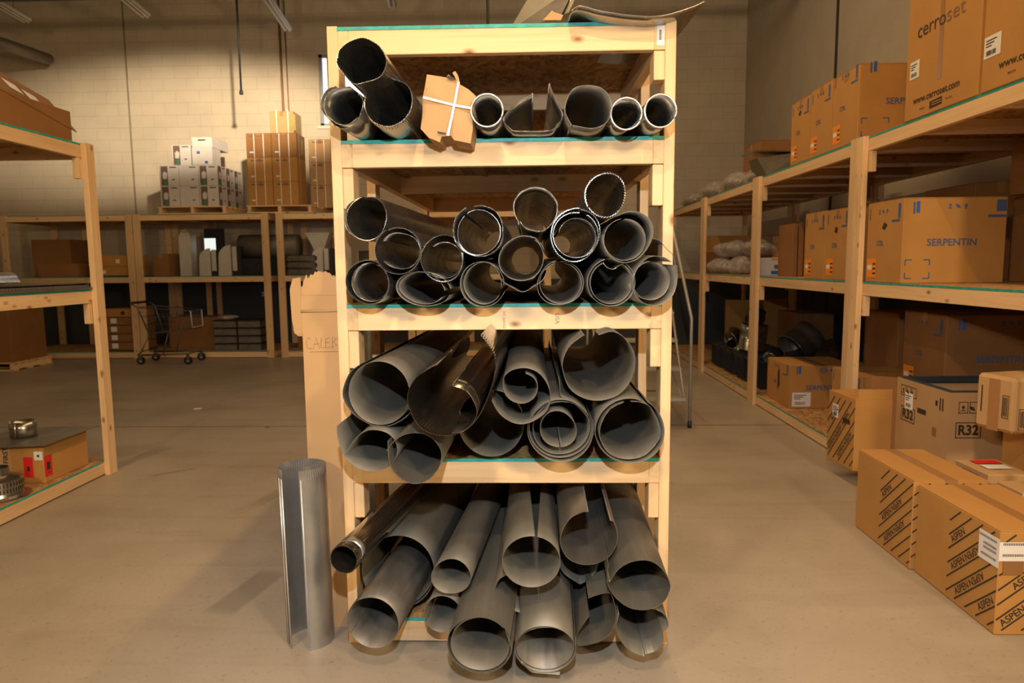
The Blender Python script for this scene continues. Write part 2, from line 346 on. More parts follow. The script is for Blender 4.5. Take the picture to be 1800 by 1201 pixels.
# left rack, back racks, right racks
DEP = 1.22
def y_rack(label, xa, ya, yb, front, group, joists=2):
    x0, x1 = (xa, xa+DEP) if front == 'L' else (xa-DEP, xa)
    L = yb-ya
    js = tuple(ya+L*(i+1)/(joists+1) for i in range(joists))
    r, ox, oy, B = rack(label, x0, x1, ya, yb, LV, (ya, yb-TD), 'y', group, joists=js)
    for z in LV[:2]:
        zb = z-DK-BH
        for yy in (ya+TD, yb-TD-TW):
            B('cleat', (x0+TW, yy if yy < (ya+yb)/2 else yy, zb-.14), (x0+2*TW, yy+TW, zb-.002), WZ)
            B('cleat', (x1-2*TW, yy, zb-.14), (x1-TW, yy+TW, zb-.002), WZ)
    return r
y_rack('pine rack at the left edge holding an open brown carton on its top deck', -2.967, 2.62, 4.77, 'R', None)
g = 'pine racks along the right wall'
y_rack('nearest pine rack on the right, large cartons with website printing stacked on top', 2.24, 2.84, 4.955, 'L', g)
y_rack('second pine rack on the right, holding the black plastic bins and coil cartons', 2.24, 4.965, 7.12, 'L', g)
y_rack('third pine rack on the right, draped with bagged parts', 2.24, 7.13, 9.28, 'L', g)
y_rack('farthest pine rack on the right, partly hidden by the middle rack', 2.24, 9.29, 11.45, 'L', g)
def x_rack(label, xa, xb, yf, group):
    r = empty('wooden_rack', ((xa+xb)/2, yf+DEP/2, 0)); tag(r, label, 'rack', group)
    ox, oy = -(xa+xb)/2, -(yf+DEP/2); H = LV[0]+.004
    def B(nm, a, b, m, bev=.003, par=None): return boxobj(nm, (a[0]+ox, a[1]+oy, a[2]), (b[0]+ox, b[1]+oy, b[2]), m, par or r, bev)
    for px_ in (xa, xb-.11):
        for py in (yf, yf+DEP-TW): B('post', (px_, py, 0), (px_+.11, py+TW, H), WZ)
    for px_ in (xa+.55, xa+.73): B('post', (px_, yf+DEP-TW, 0), (px_+TD, yf+DEP, H), WZ)
    for z in LV:
        zt = z-DK; zb = zt-BH
        for py in (yf+TW, yf+DEP-2*TW): B('side_beam', (xa, py, zb), (xb, py+TW, zt), WX)
        for i in range(4): xx = xa+i*(xb-xa-TW)/3; B('cross_beam', (xx, yf+2*TW, zb), (xx+TW, yf+DEP-2*TW, zt), WY)
        # front board sits between the posts
        B('front_beam', (xa+.11, yf+.002, zb), (xb-.11, yf+TW, zt), WX)
        d = B('deck', (xa, yf+TW, zt), (xb, yf+DEP-TW, z), OSB, 0)
        B('painted_deck_edge', (xa+.11, yf+TW-.002, zt), (xb-.11, yf+TW, z), TEAL, 0, d)
YF = 10.91
g = 'pine racks along the back wall'
x_rack('leftmost pine rack on the back wall, mostly behind the left rack', -8.40, -6.27, YF, g)
x_rack('pine rack on the back wall behind the shopping cart', -6.257, -4.11, YF, g)
x_rack('pine rack on the back wall beside the middle rack, brown carton stack on top', -3.99, -1.84, YF, g)
x_rack('pine rack on the back wall hidden behind the middle rack', -1.82, .31, YF, g)

# ------------------------------------------------------------------ sheet-metal ducts
def arc(r0, r1, a0, a1, n=0, sx=1.0, sy=1.0, cx=0, cy=0):
    n = n or max(12, int(abs(a1-a0)/2.5)); o = []
    for i in range(n+1):
        t = i/n; a = math.radians(a0+(a1-a0)*t); r = r0+(r1-r0)*t
        o.append((cx+r*sx*math.cos(a), cy+r*sy*math.sin(a)))
    return o
def smooth(pts, k=6):
    P = [pts[0]]+list(pts)+[pts[-1]]; o = []
    for i in range(1, len(P)-2):
        for j in range(k):
            t = j/k; p0, p1, p2, p3 = P[i-1], P[i], P[i+1], P[i+2]
            o.append(tuple(.5*((2*p1[c])+(-p0[c]+p2[c])*t+(2*p0[c]-5*p1[c]+4*p2[c]-p3[c])*t*t+(-p0[c]+3*p1[c]-3*p2[c]+p3[c])*t**3) for c in (0, 1)))
    o.append(tuple(pts[-1])); return o
def resample(pts, step):
    o = [pts[0]]; acc = 0
    for a, b in zip(pts, pts[1:]):
        L = math.hypot(b[0]-a[0], b[1]-a[1]); d = step-acc
        while d <= L and L > 0:
            t = d/L; o.append((a[0]+(b[0]-a[0])*t, a[1]+(b[1]-a[1])*t)); d += step
        acc = (acc+L) % step if L > 0 else acc
    if math.hypot(o[-1][0]-pts[-1][0], o[-1][1]-pts[-1][1]) > step*.3: o.append(pts[-1])
    return o
def sheet(name, pts, org, ax, L, mat, parent=None, d0=0.0, jag=0.0, crimp=0.0, thick=.0012, wob=.004, taper=0.0, setback=0.0, seed=0, vslit=0.0):
    """a bent sheet: cross-section pts (metres, x right, y up) swept along ax from org; crimp = corrugation depth of the end ring"""
    rnd = random.Random(seed)
    up = Vector((0, 0, 1)); u = ax.cross(up).normalized(); v = u.cross(ax).normalized()
    org = org + ax*setback
    crimp *= .55
    if crimp > 0: pts = resample(pts, .0022)
    n = len(pts)
    nrm = []
    for i in range(n):
        a, b = pts[max(0, i-1)], pts[min(n-1, i+1)]; dx, dy = b[0]-a[0], b[1]-a[1]; l = math.hypot(dx, dy) or 1
        nrm.append((dy/l, -dx/l))
    ts = [0, .012, .03, .034] if crimp > 0 else [0]
    ts += [.1, .25, .45, .7, 1.0] if L > .5 else [.3*L/1, L*.6] if False else [.5, 1.0]
    if crimp > 0: ts = [t if t < .05 else t for t in ts]
    p1, p2, p3 = rnd.random()*6, rnd.random()*6, rnd.random()*6
    vs = []; fs = []
    for k, t in enumerate(ts):
        dist = t if (crimp > 0 and t < .05) else t*L
        for i, (x, y) in enumerate(pts):
            a = i/n*2*math.pi
            q = wob*(math.sin(2*a+p1)+.5*math.sin(3*a+p2))*(1 if k else .6)*(.5+.8*math.sin(t*3+p3)) if wob else 0
            if crimp > 0 and k < 3: q += crimp*(.5 if i % 4 < 2 else -.5)
            if crimp > 0 and k < 3: q -= crimp*.3
            if k == 0 and jag: dd = dist + rnd.random()*jag
            else: dd = dist
            sc = 1-taper*t
            X = (x+nrm[i][0]*q)*sc; Y = (y+nrm[i][1]*q)*sc
            if vslit:
                an = vslit*(2*i/(n-1)-1)*min(1, t*2.2); X, Y = X*math.cos(an)-Y*math.sin(an), X*math.sin(an)+Y*math.cos(an)
            vs.append(org+u*X+v*Y+ax*dd)
    for k in range(len(ts)-1):
        for i in range(n-1): fs.append((k*n+i, k*n+i+1, (k+1)*n+i+1, (k+1)*n+i))
    me = bpy.data.meshes.new(name); me.from_pydata([tuple(q) for q in vs], [], fs); me.update()
    for p in me.polygons: p.use_smooth = True
    o = link(name, me, mat, parent)
    m = o.modifiers.new('thickness', 'SOLIDIFY'); m.thickness = thick; m.offset = 0
    if crimp > 0:
        m2 = o.modifiers.new('edge', 'EDGE_SPLIT'); m2.split_angle = math.radians(35)
    return o
def rim_strip(name, pts, org, ax, w, t, mat, parent):
    """a thin bead / lock seam following an edge line lengthways or round the rim"""
    up = Vector((0, 0, 1)); u = ax.cross(up).normalized(); v = u.cross(ax).normalized()
    bm = bmesh.new(); P = [org+u*x+v*y+ax*w for x, y in pts]
    tube_bm(bm, P, t, 6, True); return bm_obj(name, bm, mat, parent, True)
HZ = 464.3
G = {1: 'ducts on the second deck of the middle rack', 2: 'ducts on the third deck of the middle rack', 3: 'ducts on the fourth deck of the middle rack', 4: 'ducts piled on the bottom deck of the middle rack'}
def duct(bay, cx, cy, Y, vp, mat, label, curves, L=1.5, px=True, inner=None, cat='duct', name='sheet_metal_duct', bead=None, group=True, **kw):
    """curves: list of dict(p=[(dx,dy up) in photo-scale units...], ...) ; first is the thing, the others are sheets nested in it"""
    o = atY(cx, cy, Y); s = (o-CAM).dot(CF)/F_PX
    d = ray(*vp).normalized()
    if bay:
        ys = [y*s for c in curves for x, y in c['p']]; xs = [x*s for c in curves for x, y in c['p']]
        zd = {1: 1.890, 2: 1.305, 3: .729, 4: .104}[bay]+.003
        run = max(.02, MY0+.004-o.y); sl = (zd-(o.z+min(ys)))/run; sl2 = (zd-(o.z+min(ys)))/(run+1.2)
        if o.y+.01 < MY0: d.z = max(d.z, d.y*min(.30, max(sl, sl2)))
        lo = (MX0+TW+.003-(o.x+min(xs)))/run; hi = (MX1-TW-.003-(o.x+max(xs)))/run
        if lo > d.x/d.y: d.x = d.y*min(lo, .14)
        if hi < d.x/d.y: d.x = d.y*max(hi, -.14)
        d.normalize()
    th = None
    for i, c in enumerate(curves):
        c = dict(c); pts = [(x*s, y*s) for x, y in c.pop('p')]; sub = c.pop('sub', False); lb = c.pop('label', None); seam = c.pop('seam', None)
        mt = c.pop('mat', mat); k2 = dict(kw); k2.update(c)
        if i == 0 or not sub:
            ob = sheet(name if i == 0 else 'nested_sheet_metal_duct', pts, o, d, k2.pop('L', L), mt, None, seed=int(cx*7+cy+i), **k2)
            ob['label'] = label if i == 0 else lb; ob['category'] = cat
            if group and bay: ob['group'] = G[bay]
            if i == 0: th = ob
            last = ob
        else:
            nm = c.pop('name', 'overlapping_sheet') if 'name' in c else 'overlapping_sheet'
            k2.pop('name', None)
            ob = sheet(nm, pts, o, d, k2.pop('L', L), mt, th, seed=int(cx*7+cy+i), **k2); last = th
        if seam is not None:
            for e in seam:
                q = pts[e]; up = Vector((0, 0, 1)); u = d.cross(up).normalized(); v = u.cross(d).normalized()
                bm = bmesh.new(); a = o+u*q[0]+v*q[1]; tube_bm(bm, [a+d*.002, a+d*(.5*L), a+d*(L*.98)], [.0032]*3, 6)
                bm_obj('lock_seam', bm, M_EDGE if mt in (M_SHINY,) else mt, ob, True)
    if bead:
        r = bead*s; rim_strip('rolled_bead', [(r*math.cos(a*math.pi/24), r*math.sin(a*math.pi/24)) for a in range(49)], o, d, .0, .0028, M_BEAD, th)
    return th
V0 = (934, HZ)
def ci(r, gap=2, a=200, sx=1, sy=1): return arc(r, r*.995, a+gap, a+360-gap, sx=sx, sy=sy)
# --- second deck (z 1.890)
duct(1, 601, 188, 2.33, V0, M_SHINY, 'open shiny duct at the far left of the second deck', [
    dict(p=smooth([(-10, 36), (-27, 28), (-37, 8), (-36, -10), (-22, -28), (2, -35), (24, -26), (37, -6), (39, 10), (30, 22)], 8), L=1.45),
    dict(p=smooth([(16, 34), (-4, 33), (-24, 24), (-32, 6), (-28, -12), (-12, -27), (10, -30), (28, -18)], 8), label='inner sheet curled inside the far left duct of the second deck')])
duct(1, 682, 181, 2.30, V0, M_SHINY, 'shiny duct with ribbed crimped lip, under the crushed flat-bottomed one on the second deck', [
    dict(p=smooth([(-38, 22), (-43, 4), (-40, -12), (-26, -30), (-2, -40), (22, -34), (38, -18), (44, 4), (38, 26), (20, 36), (-4, 38), (-24, 33), (-36, 24)], 6), crimp=.0035)])
duct(1, 638, 113, 2.18, (944, 470), M_SHINY, 'crushed flat-bottomed shiny duct resting on two others at top left', [
    dict(p=smooth([(-44, 20), (-47, 2), (-36, -14), (-18, -32), (0, -31), (22, -26), (34, -18), (42, 0), (40, 14), (28, 32), (6, 44), (-10, 43), (-28, 36), (-42, 24), (-45, 12)], 6), crimp=.002)])
duct(1, 856, 194, 2.34, V0, M_SHINY, 'small round duct with bright rolled rim, right of the strapped cardboard wrap', [dict(p=ci(27), seam=[0])], bead=28)
duct(1, 932, 200, 2.42, V0, M_SHINY, 'wide open duct lying flat like a trough on the second deck', [
    dict(p=smooth([(4, 34), (-8, 27), (-30, 14), (-45, -3), (-46, -14), (-36, -24), (-28, -29), (0, -30), (36, -29), (48, -18), (56, -8), (55, 6), (42, 30), (34, 50)], 6), seam=[0, -1], wob=0)])
duct(1, 1034, 194, 2.33, V0, M_GALV, 'squarish dull grey duct between the open trough and two small round ducts', [
    dict(p=smooth([(-30, -24), (-41, -4), (-40, 14), (-28, 34), (-8, 40), (20, 38), (36, 26), (42, 8), (38, -12), (26, -24), (8, -30), (-12, -28), (-28, -25)], 6), seam=[0]),
    ])
duct(1, 1101, 200, 2.34, V0, M_SHINY, 'small round duct with bright rolled rim, second from right on the second deck', [dict(p=ci(26), seam=[0])], bead=27)
duct(1, 1161, 195, 2.34, (930, HZ), M_SHINY, 'small round duct with bright rolled rim, against the right post on the second deck', [dict(p=ci(27), seam=[0])], bead=28)

# --- third deck (z 1.305): bottom row
def sp(r0, r1, a0, a1, **k): return arc(r0, r1, a0, a1, **k)
duct(2, 647, 497, 2.355, (938, HZ), M_SHINY, 'leftmost duct of the bottom row on the third deck, crimped rim', [
    dict(p=sp(40, 37, 60, 60+350), crimp=.002), dict(p=sp(34, 32.5, 80, 80+350, cx=3), label='inner sheet nested in the leftmost bottom-row duct, third deck', setback=.01)])
duct(2, 744, 508, 2.36, (940, HZ), M_GALV, 'flattened oval duct on the third deck, second of its bottom row', [
    dict(p=[(x*math.cos(-.12)-y*math.sin(-.12), x*math.sin(-.12)+y*math.cos(-.12)) for x, y in sp(1, 1, 10, 350, sx=48, sy=30)]),
    dict(p=[(x*math.cos(-.12)-y*math.sin(-.12)-3, x*math.sin(-.12)+y*math.cos(-.12)+1) for x, y in sp(1, 1, 0, 330, sx=41, sy=26)], label='inner sheet inside the flattened oval duct', setback=.01)])
duct(2, 848, 499, 2.355, V0, M_GALV, 'duct under the torn-edged large one, third deck bottom row, edges overlapping at right', [
    dict(p=sp(41, 37.5, -20, -20-345)), dict(p=sp(36, 34, -40, -40-335, cx=1, cy=1), label='inner sheet of the mid-row duct with overlapping right edge', setback=.006)])
duct(2, 917, 468, 2.36, V0, M_GALV, 'loose curved sheet cradling the middle duct on the third deck', [dict(p=sp(42, 44, -150, -10))])
duct(2, 917, 455, 2.33, V0, M_GALV, 'see-through duct in the middle of the third deck, cradled in a curved sheet', [dict(p=sp(40, 38.5, 60, 415)), dict(p=sp(43, 42, 70, 20), sub=True)])
duct(2, 986, 498, 2.355, V0, M_GALV, 'dull duct right below the heavily crimped one on the third deck', [
    dict(p=sp(41, 38, 100, 100+350)), dict(p=sp(37, 36, 110, 440), label='inner sheet of the dull duct right of the see-through one', setback=.008)])
duct(2, 1075, 497, 2.35, (930, HZ), M_GALV, 'duct with a bent flap hanging at its top, bottom row, third deck', [
    dict(p=sp(42, 41, 105, 105+352)), dict(p=sp(37.5, 37, 75, -250), label='inner sheet of the duct with the bent flap, third deck', setback=.006),
    dict(p=smooth([(-16, 34), (-8, 29), (-2, 23), (4, 24), (12, 30), (22, 33)], 5), sub=True, mat=M_SHINY, L=.08)])
duct(2, 1150, 497, 2.35, (926, HZ), M_GALV, 'rightmost duct of the bottom row on the third deck, flap curling up behind', [
    dict(p=smooth([(40, 30), (42, 5), (36, -20), (20, -36), (0, -41), (-20, -34), (-34, -18), (-38, 2), (-32, 24), (-18, 40), (-2, 46), (16, 44), (30, 36)], 6)),
    dict(p=sp(34, 33, 95, 95+340, cx=-4, cy=3), label='inner sheet of the rightmost bottom-row duct, third deck', setback=.006)])
tag(sheet('bent_metal_sheet', [(p[0]*.0019, p[1]*.0019) for p in smooth([(-20, 40), (0, 42), (18, 32), (34, 10), (42, -24)], 6)], atY(1150, 460, 2.52), ray(926, HZ).normalized(), .9, M_GALV, seed=3), 'bent dark sheet curling above the rightmost duct of the third deck', 'metal sheet')
# second row
duct(2, 700, 441, 2.34, (940, HZ), M_SHINY, 'crimped duct second up from the left side of the third deck', [
    dict(p=sp(42, 40, 120, 120+355), crimp=.003), dict(p=sp(33, 33.5, 150, -150, cx=3, cy=0), label='inner sheet inside the crimped duct, left of the third deck', setback=.012)])
duct(2, 778, 455, 2.34, (937, HZ), M_SHINY, 'crimped duct above the flattened oval one', [
    dict(p=sp(40, 38, 60, 60+355), crimp=.003), dict(p=sp(31, 33, 130, -140, cx=2, cy=-2), label='inner sheet inside the crimped duct above the oval one', setback=.012)])
duct(2, 841, 407, 2.30, (932, HZ), M_SHINY, 'large bright-rimmed duct with torn upper edge in the upper row, third deck', [
    dict(p=smooth([(-22, 43), (-38, 26), (-43, 4), (-40, -18), (-26, -36), (-2, -45), (22, -38), (38, -20), (42, 2), (38, 22), (26, 38), (6, 46), (-8, 45)], 6), jag=.004),
    dict(p=sp(39, 38, 120, -230, cy=-2), label='inner sheet of the large duct with torn upper edge', crimp=.002, setback=.008)])
duct(2, 1012, 413, 2.31, V0, M_SHINY, 'heavily crimped duct holding several sheets, right of centre on the third deck', [
    dict(p=sp(45, 43, 80, 80+358, sy=1.03), crimp=.004),
    dict(p=sp(40, 39, 60, -280), label='second ribbed sheet inside the heavily crimped duct', crimp=.003, setback=.008),
    dict(p=sp(33, 35, 165, -60, cx=2, cy=-4), label='innermost sheet inside the heavily crimped duct', setback=.02)])
duct(2, 1102, 418, 2.31, (932, HZ), M_GALV, 'smooth double-walled duct upper right on the third deck, below the wavy-rimmed one', [
    dict(p=smooth([(-42, 6), (-40, -14), (-26, -34), (-4, -43), (18, -38), (36, -20), (45, 4), (42, 26), (26, 42), (4, 46), (-18, 38)], 6)),
    dict(p=sp(37, 36, 100, 100+350, cx=-3, cy=-3), label='inner wall of the smooth double duct at upper right, third deck', setback=.01)])
# third row
duct(2, 645, 384, 2.36, (1000, 462), M_SHINY, 'shiny duct highest at left on the third deck, turned to the right', [dict(p=sp(38, 36, 100, 100+352), crimp=.002, L=1.5), dict(p=sp(37, 38, 100, 250, cx=-3), sub=True)])
duct(2, 941, 368, 2.30, (928, 468), M_SHINY, 'round shiny duct on top of the pile, centre of the third deck', [dict(p=smooth([(-30, -22), (-37, -4), (-37, 14), (-24, 31), (-2, 38), (20, 33), (36, 16), (39, 0), (34, -18), (20, -34), (8, -38), (-8, -35), (-20, -30), (-27, -20)], 6), seam=[0])])
duct(2, 1064, 343, 2.30, (945, 462), M_SHINY, 'topmost wavy-rimmed duct at right, almost touching the deck above', [dict(p=sp(37, 37, 215, 215+357), crimp=.006)])

# --- fourth deck (z .729)
duct(3, 664, 692, 2.30, (990, HZ), M_DULL, 'very large double duct at left of the fourth deck, turned to the right', [
    dict(p=smooth([(-30, 52), (-50, 36), (-62, 8), (-60, -14), (-44, -38), (-20, -54), (2, -60), (24, -56), (44, -46), (56, -36)], 7), crimp=.0025),
    dict(p=sp(57, 55.5, -40, -40-352, sx=.97, cx=3, cy=1), label='inner sheet of the very large duct at left of the fourth deck', crimp=0, mat=M_DULL)])
duct(3, 780, 685, 2.12, (962, 464), M_CHROME, 'large bright duct split open along its top, fourth deck', [
    dict(p=smooth([(-12, 44), (-24, 38), (-48, 22), (-62, 0), (-65, -22), (-56, -50), (-38, -72), (-10, -82), (20, -80), (46, -66), (64, -44), (78, -14), (88, 18), (92, 46), (86, 70), (66, 96)], 7), crimp=.003, seam=[0], wob=.002),
    dict(p=smooth([(16, 8), (22, 4), (40, -4), (53, -20), (58, -40), (50, -60), (34, -74), (12, -79)], 7), sub=True, seam=[0])])
duct(3, 650, 790, 2.25, (955, HZ), M_DULL, 'low left duct on the fourth deck with its sheet rolled over itself', [
    dict(p=smooth([(-57, 42), (-56, 20), (-48, -8), (-34, -26), (-8, -39), (16, -38), (36, -28), (48, -8), (46, 14), (34, 28), (16, 34), (-4, 33), (-24, 20), (-36, 4), (-43, -10)], 7), wob=.002)])
duct(3, 729, 807, 2.20, (950, HZ), M_DULL, 'lowest duct on the fourth deck, its ribbed end hanging over the front beam', [
    dict(p=smooth([(-47, 32), (-46, 0), (-40, -20), (-22, -38), (0, -45), (24, -38), (42, -18), (48, 4), (44, 22), (28, 40), (6, 47), (-18, 44), (-36, 32), (-50, 14)], 7), crimp=.0025)])
duct(3, 863, 744, 2.46, (925, HZ), M_DULL, 'wide dark duct set back between the bright split one and the rolled one', [dict(p=sp(60, 60, 100, 100+350, sx=.96, sy=1.0)), ])
duct(3, 918, 690, 2.30, (930, 450), M_DULL, 'duct rolled twice like a scroll in the centre of the fourth deck', [
    dict(p=smooth([(6, 34), (20, 26), (27, 10), (22, -8), (6, -19), (-12, -18), (-28, -6), (-34, 14), (-30, 30), (-14, 41), (10, 43), (32, 32), (46, 10), (50, -12), (42, -34), (22, -50), (0, -57), (-22, -52), (-42, -36), (-54, -14)], 7), wob=0)])
duct(3, 985, 757, 2.34, (930, HZ), M_DULL, 'multi-layered duct with a slim tube inside, fourth deck', [
    dict(p=sp(60, 57, 30, 30-340, sy=.94)),
    dict(p=sp(56, 54, 60, 60-345, sy=.93, cy=1), label='second layer of the multi-layered duct on the fourth deck', setback=.008),
    dict(p=sp(51, 49, 80, 80-350, sy=.95, cx=1, cy=3), label='third layer of the multi-layered duct on the fourth deck', setback=.012),
    dict(p=sp(33, 32.5, -80, -80+355, sy=.96, cx=-4, cy=2), label='slim inner tube with a seam inside the multi-layered duct', setback=.0, seam=[0])])
duct(3, 1052, 641, 2.36, (938, HZ), M_DULL, 'huge dented duct tucked under the beam at upper right of the fourth deck', [
    dict(p=smooth([(-26, 52), (-50, 34), (-62, 10), (-62, -12), (-50, -42), (-24, -60), (6, -64), (36, -54), (56, -30), (64, 0), (60, 24), (46, 46), (24, 58), (0, 52)], 7), seam=[0])])
duct(3, 1107, 758, 2.34, (928, HZ), M_DULL, 'large double duct at lower right of the fourth deck', [
    dict(p=sp(62, 60, 60, 60-350, sy=.95)),
    dict(p=smooth([(-10, 51), (-34, 38), (-50, 10), (-50, -18), (-34, -42), (-6, -52), (26, -46), (48, -24), (54, -6), (50, 16), (36, 42), (18, 51), (2, 52)], 7), label='inner sheet of the large double duct at lower right, fourth deck', jag=.004, setback=.006)])
tag(sheet('bent_metal_sheet', [(p[0]*.0019, p[1]*.0019) for p in smooth([(-22, 40), (-22, 8), (-4, 0), (20, -24), (36, -48), (42, -66)], 6)], atY(1005, 702, 2.36), ray(928, HZ).normalized(), 1.2, M_DULL, seed=9), 'loose bent sheet wedged between the huge dented duct and the multi-layered one', 'metal sheet')

# --- bottom deck (z .104)
duct(4, 604, 984, 2.20, (1135, 452), M_CHROME, 'slim bright duct with crimped collar sticking out at left of the bottom deck', [dict(p=sp(26, 25.5, 260, 260+364), crimp=.006), dict(p=sp(27, 27, 200, 200+356), sub=True, L=.04, mat=M_SHEEN, setback=.034)], L=1.5)
duct(4, 700, 1005, 2.55, (1010, 455), M_DULL, 'very large duct behind at left of the bottom deck, other sheets pushed into it', [
    dict(p=sp(66, 65, 210, 210-330)), dict(p=sp(61, 60, -20, -110), sub=True)])
duct(4, 655, 1095, 2.30, (1060, HZ), M_DIRTY, 'scuffed dark duct at lower left of the bottom deck, reaching out over the floor', [
    dict(p=sp(47, 46.5, 205, 205+363))], L=1.0)
duct(4, 793, 1014, 2.34, (1060, 440), M_DULL, 'small duct high in the bottom pile, left of the tall centre ones', [dict(p=sp(35, 34.5, 110, 110+362, sy=.94)), ])
duct(4, 778, 1080, 2.38, (1020, 460), M_DULL, 'small duct low in the bottom pile, above the exposed teal deck edge', [dict(p=sp(34, 33.5, 210, 210+356, sy=.98))])
duct(4, 843, 1135, 2.16, (1000, 440), M_DULL, 'large ribbed duct reaching furthest onto the floor, left of the scratched one', [
    dict(p=sp(59, 57, 20, 20+350, sx=.98, sy=.92), crimp=.002),
    dict(p=sp(54, 52, 40, 40+340, sy=.92, cx=1), label='inner sheet of the large ribbed duct furthest onto the floor', setback=.006),
    dict(p=smooth([(46, 30), (52, 10), (56, -12), (46, -30)], 6), sub=True, L=.5)])
duct(4, 934, 988, 2.25, (934, 452), M_DULL, 'high centre duct of the bottom pile with a narrow slit along its top', [
    dict(p=sp(51, 51, 78, 78-356, sy=.92), vslit=.30)])
duct(4, 908, 1046, 2.34, (936, HZ), M_DULL, 'small folded duct peeking out below the slit-topped one', [
    dict(p=smooth([(-10, 38), (-28, 28), (-38, 8), (-34, -10), (-18, -24), (10, -34), (30, -20), (38, 4), (30, 28), (14, 38)], 7))])
duct(4, 958, 1142, 2.22, (960, HZ), M_DULL, 'scratched bright-bottomed duct at lower centre of the bottom deck', [
    dict(p=sp(54, 52.5, 10, 10-350, sy=.92)), dict(p=sp(50, 49, 20, 20-350, sy=.92), label='inner sheet of the scratched duct at lower centre', mat=M_DIRTY, setback=.006),
    dict(p=smooth([(-44, -30), (-22, -48), (10, -54), (26, -52)], 6), sub=True, L=.3)])
duct(4, 1035, 944, 2.32, (950, 455), M_GALV, 'wide-open duct with a square-cut flap at the top of the bottom pile', [
    dict(p=smooth([(-2, 46), (-14, 44), (-34, 32), (-48, 8), (-50, -14), (-38, -38), (-16, -50), (10, -50), (34, -38), (48, -16), (50, 6), (44, 26), (38, 30)], 7), crimp=.002, seam=[0, -1], wob=.001)])
duct(4, 1014, 985, 2.45, (945, HZ), M_DULL, 'dark sheet bent to a point below the wide-open duct', [dict(p=smooth([(-32, 10), (-26, -20), (-2, -40), (10, -42), (34, -20), (40, 10)], 6))])
duct(4, 1048, 1090, 2.30, (950, HZ), M_DULL, 'half-open ribbed duct with a folded front flap, right of the scratched one', [
    dict(p=smooth([(-12, 8), (-24, -10), (-34, -28), (-33, -47), (-12, -46), (10, -38), (28, -20), (35, 6), (32, 30), (24, 49), (8, 48), (-14, 40)], 7), crimp=.0015, wob=.001)])
duct(4, 1122, 1026, 2.24, (985, 455), M_DULL, 'large bottom-deck duct at right with a long seam flap on its left', [
    dict(p=smooth([(-50, 2), (-34, 26), (-10, 40), (18, 42), (40, 28), (54, 4), (54, -14), (42, -36), (16, -48), (-12, -46), (-36, -30), (-52, -6), (-54, 16), (-52, 34)], 7), crimp=.0018, seam=[0], wob=.001)])
duct(4, 1128, 1112, 2.28, (960, HZ), M_DULL, 'kinked duct with a torn pointed bottom, lower right of the bottom deck', [
    dict(p=smooth([(-40, 34), (-45, 8), (-38, -14), (-22, -34), (4, -46), (8, -42), (26, -36), (38, -18), (38, 0), (46, 12), (40, 32), (20, 44), (-8, 44)], 7), jag=.003, wob=.001)])

# ------------------------------------------------------------------ tall duct standing on the floor
c0 = Vector((-.868, 2.550, 0)); R0 = .086; HD = .698; AXD = Vector((.012, .0, -1)).normalized()
top0 = c0 + Vector((-.006, 0, HD))
t = tag(sheet('standing_duct', arc(R0, R0*1.02, 10, 10+312, n=150), top0, AXD, HD, M_SHEEN, None, crimp=.003, thick=.0012, wob=0), 'galvanised duct with an open slot standing upright on the floor beside the cardboard box', 'duct')
for k in range(5):
    a = math.radians((-40, -47, -54, -61, 14)[k])
    p = Vector((top0.x+R0*1.02*math.sin(a), top0.y-R0*1.02*math.cos(a), HD-.035)); q = p + AXD*(HD-.05)
    bm = bmesh.new(); tube_bm(bm, [p, q], .0028, 6); bm_obj('pressed_rib' if k < 4 else 'lock_seam', bm, M_BEAD if k in (0, 2, 4) else M_GALV, t, True)

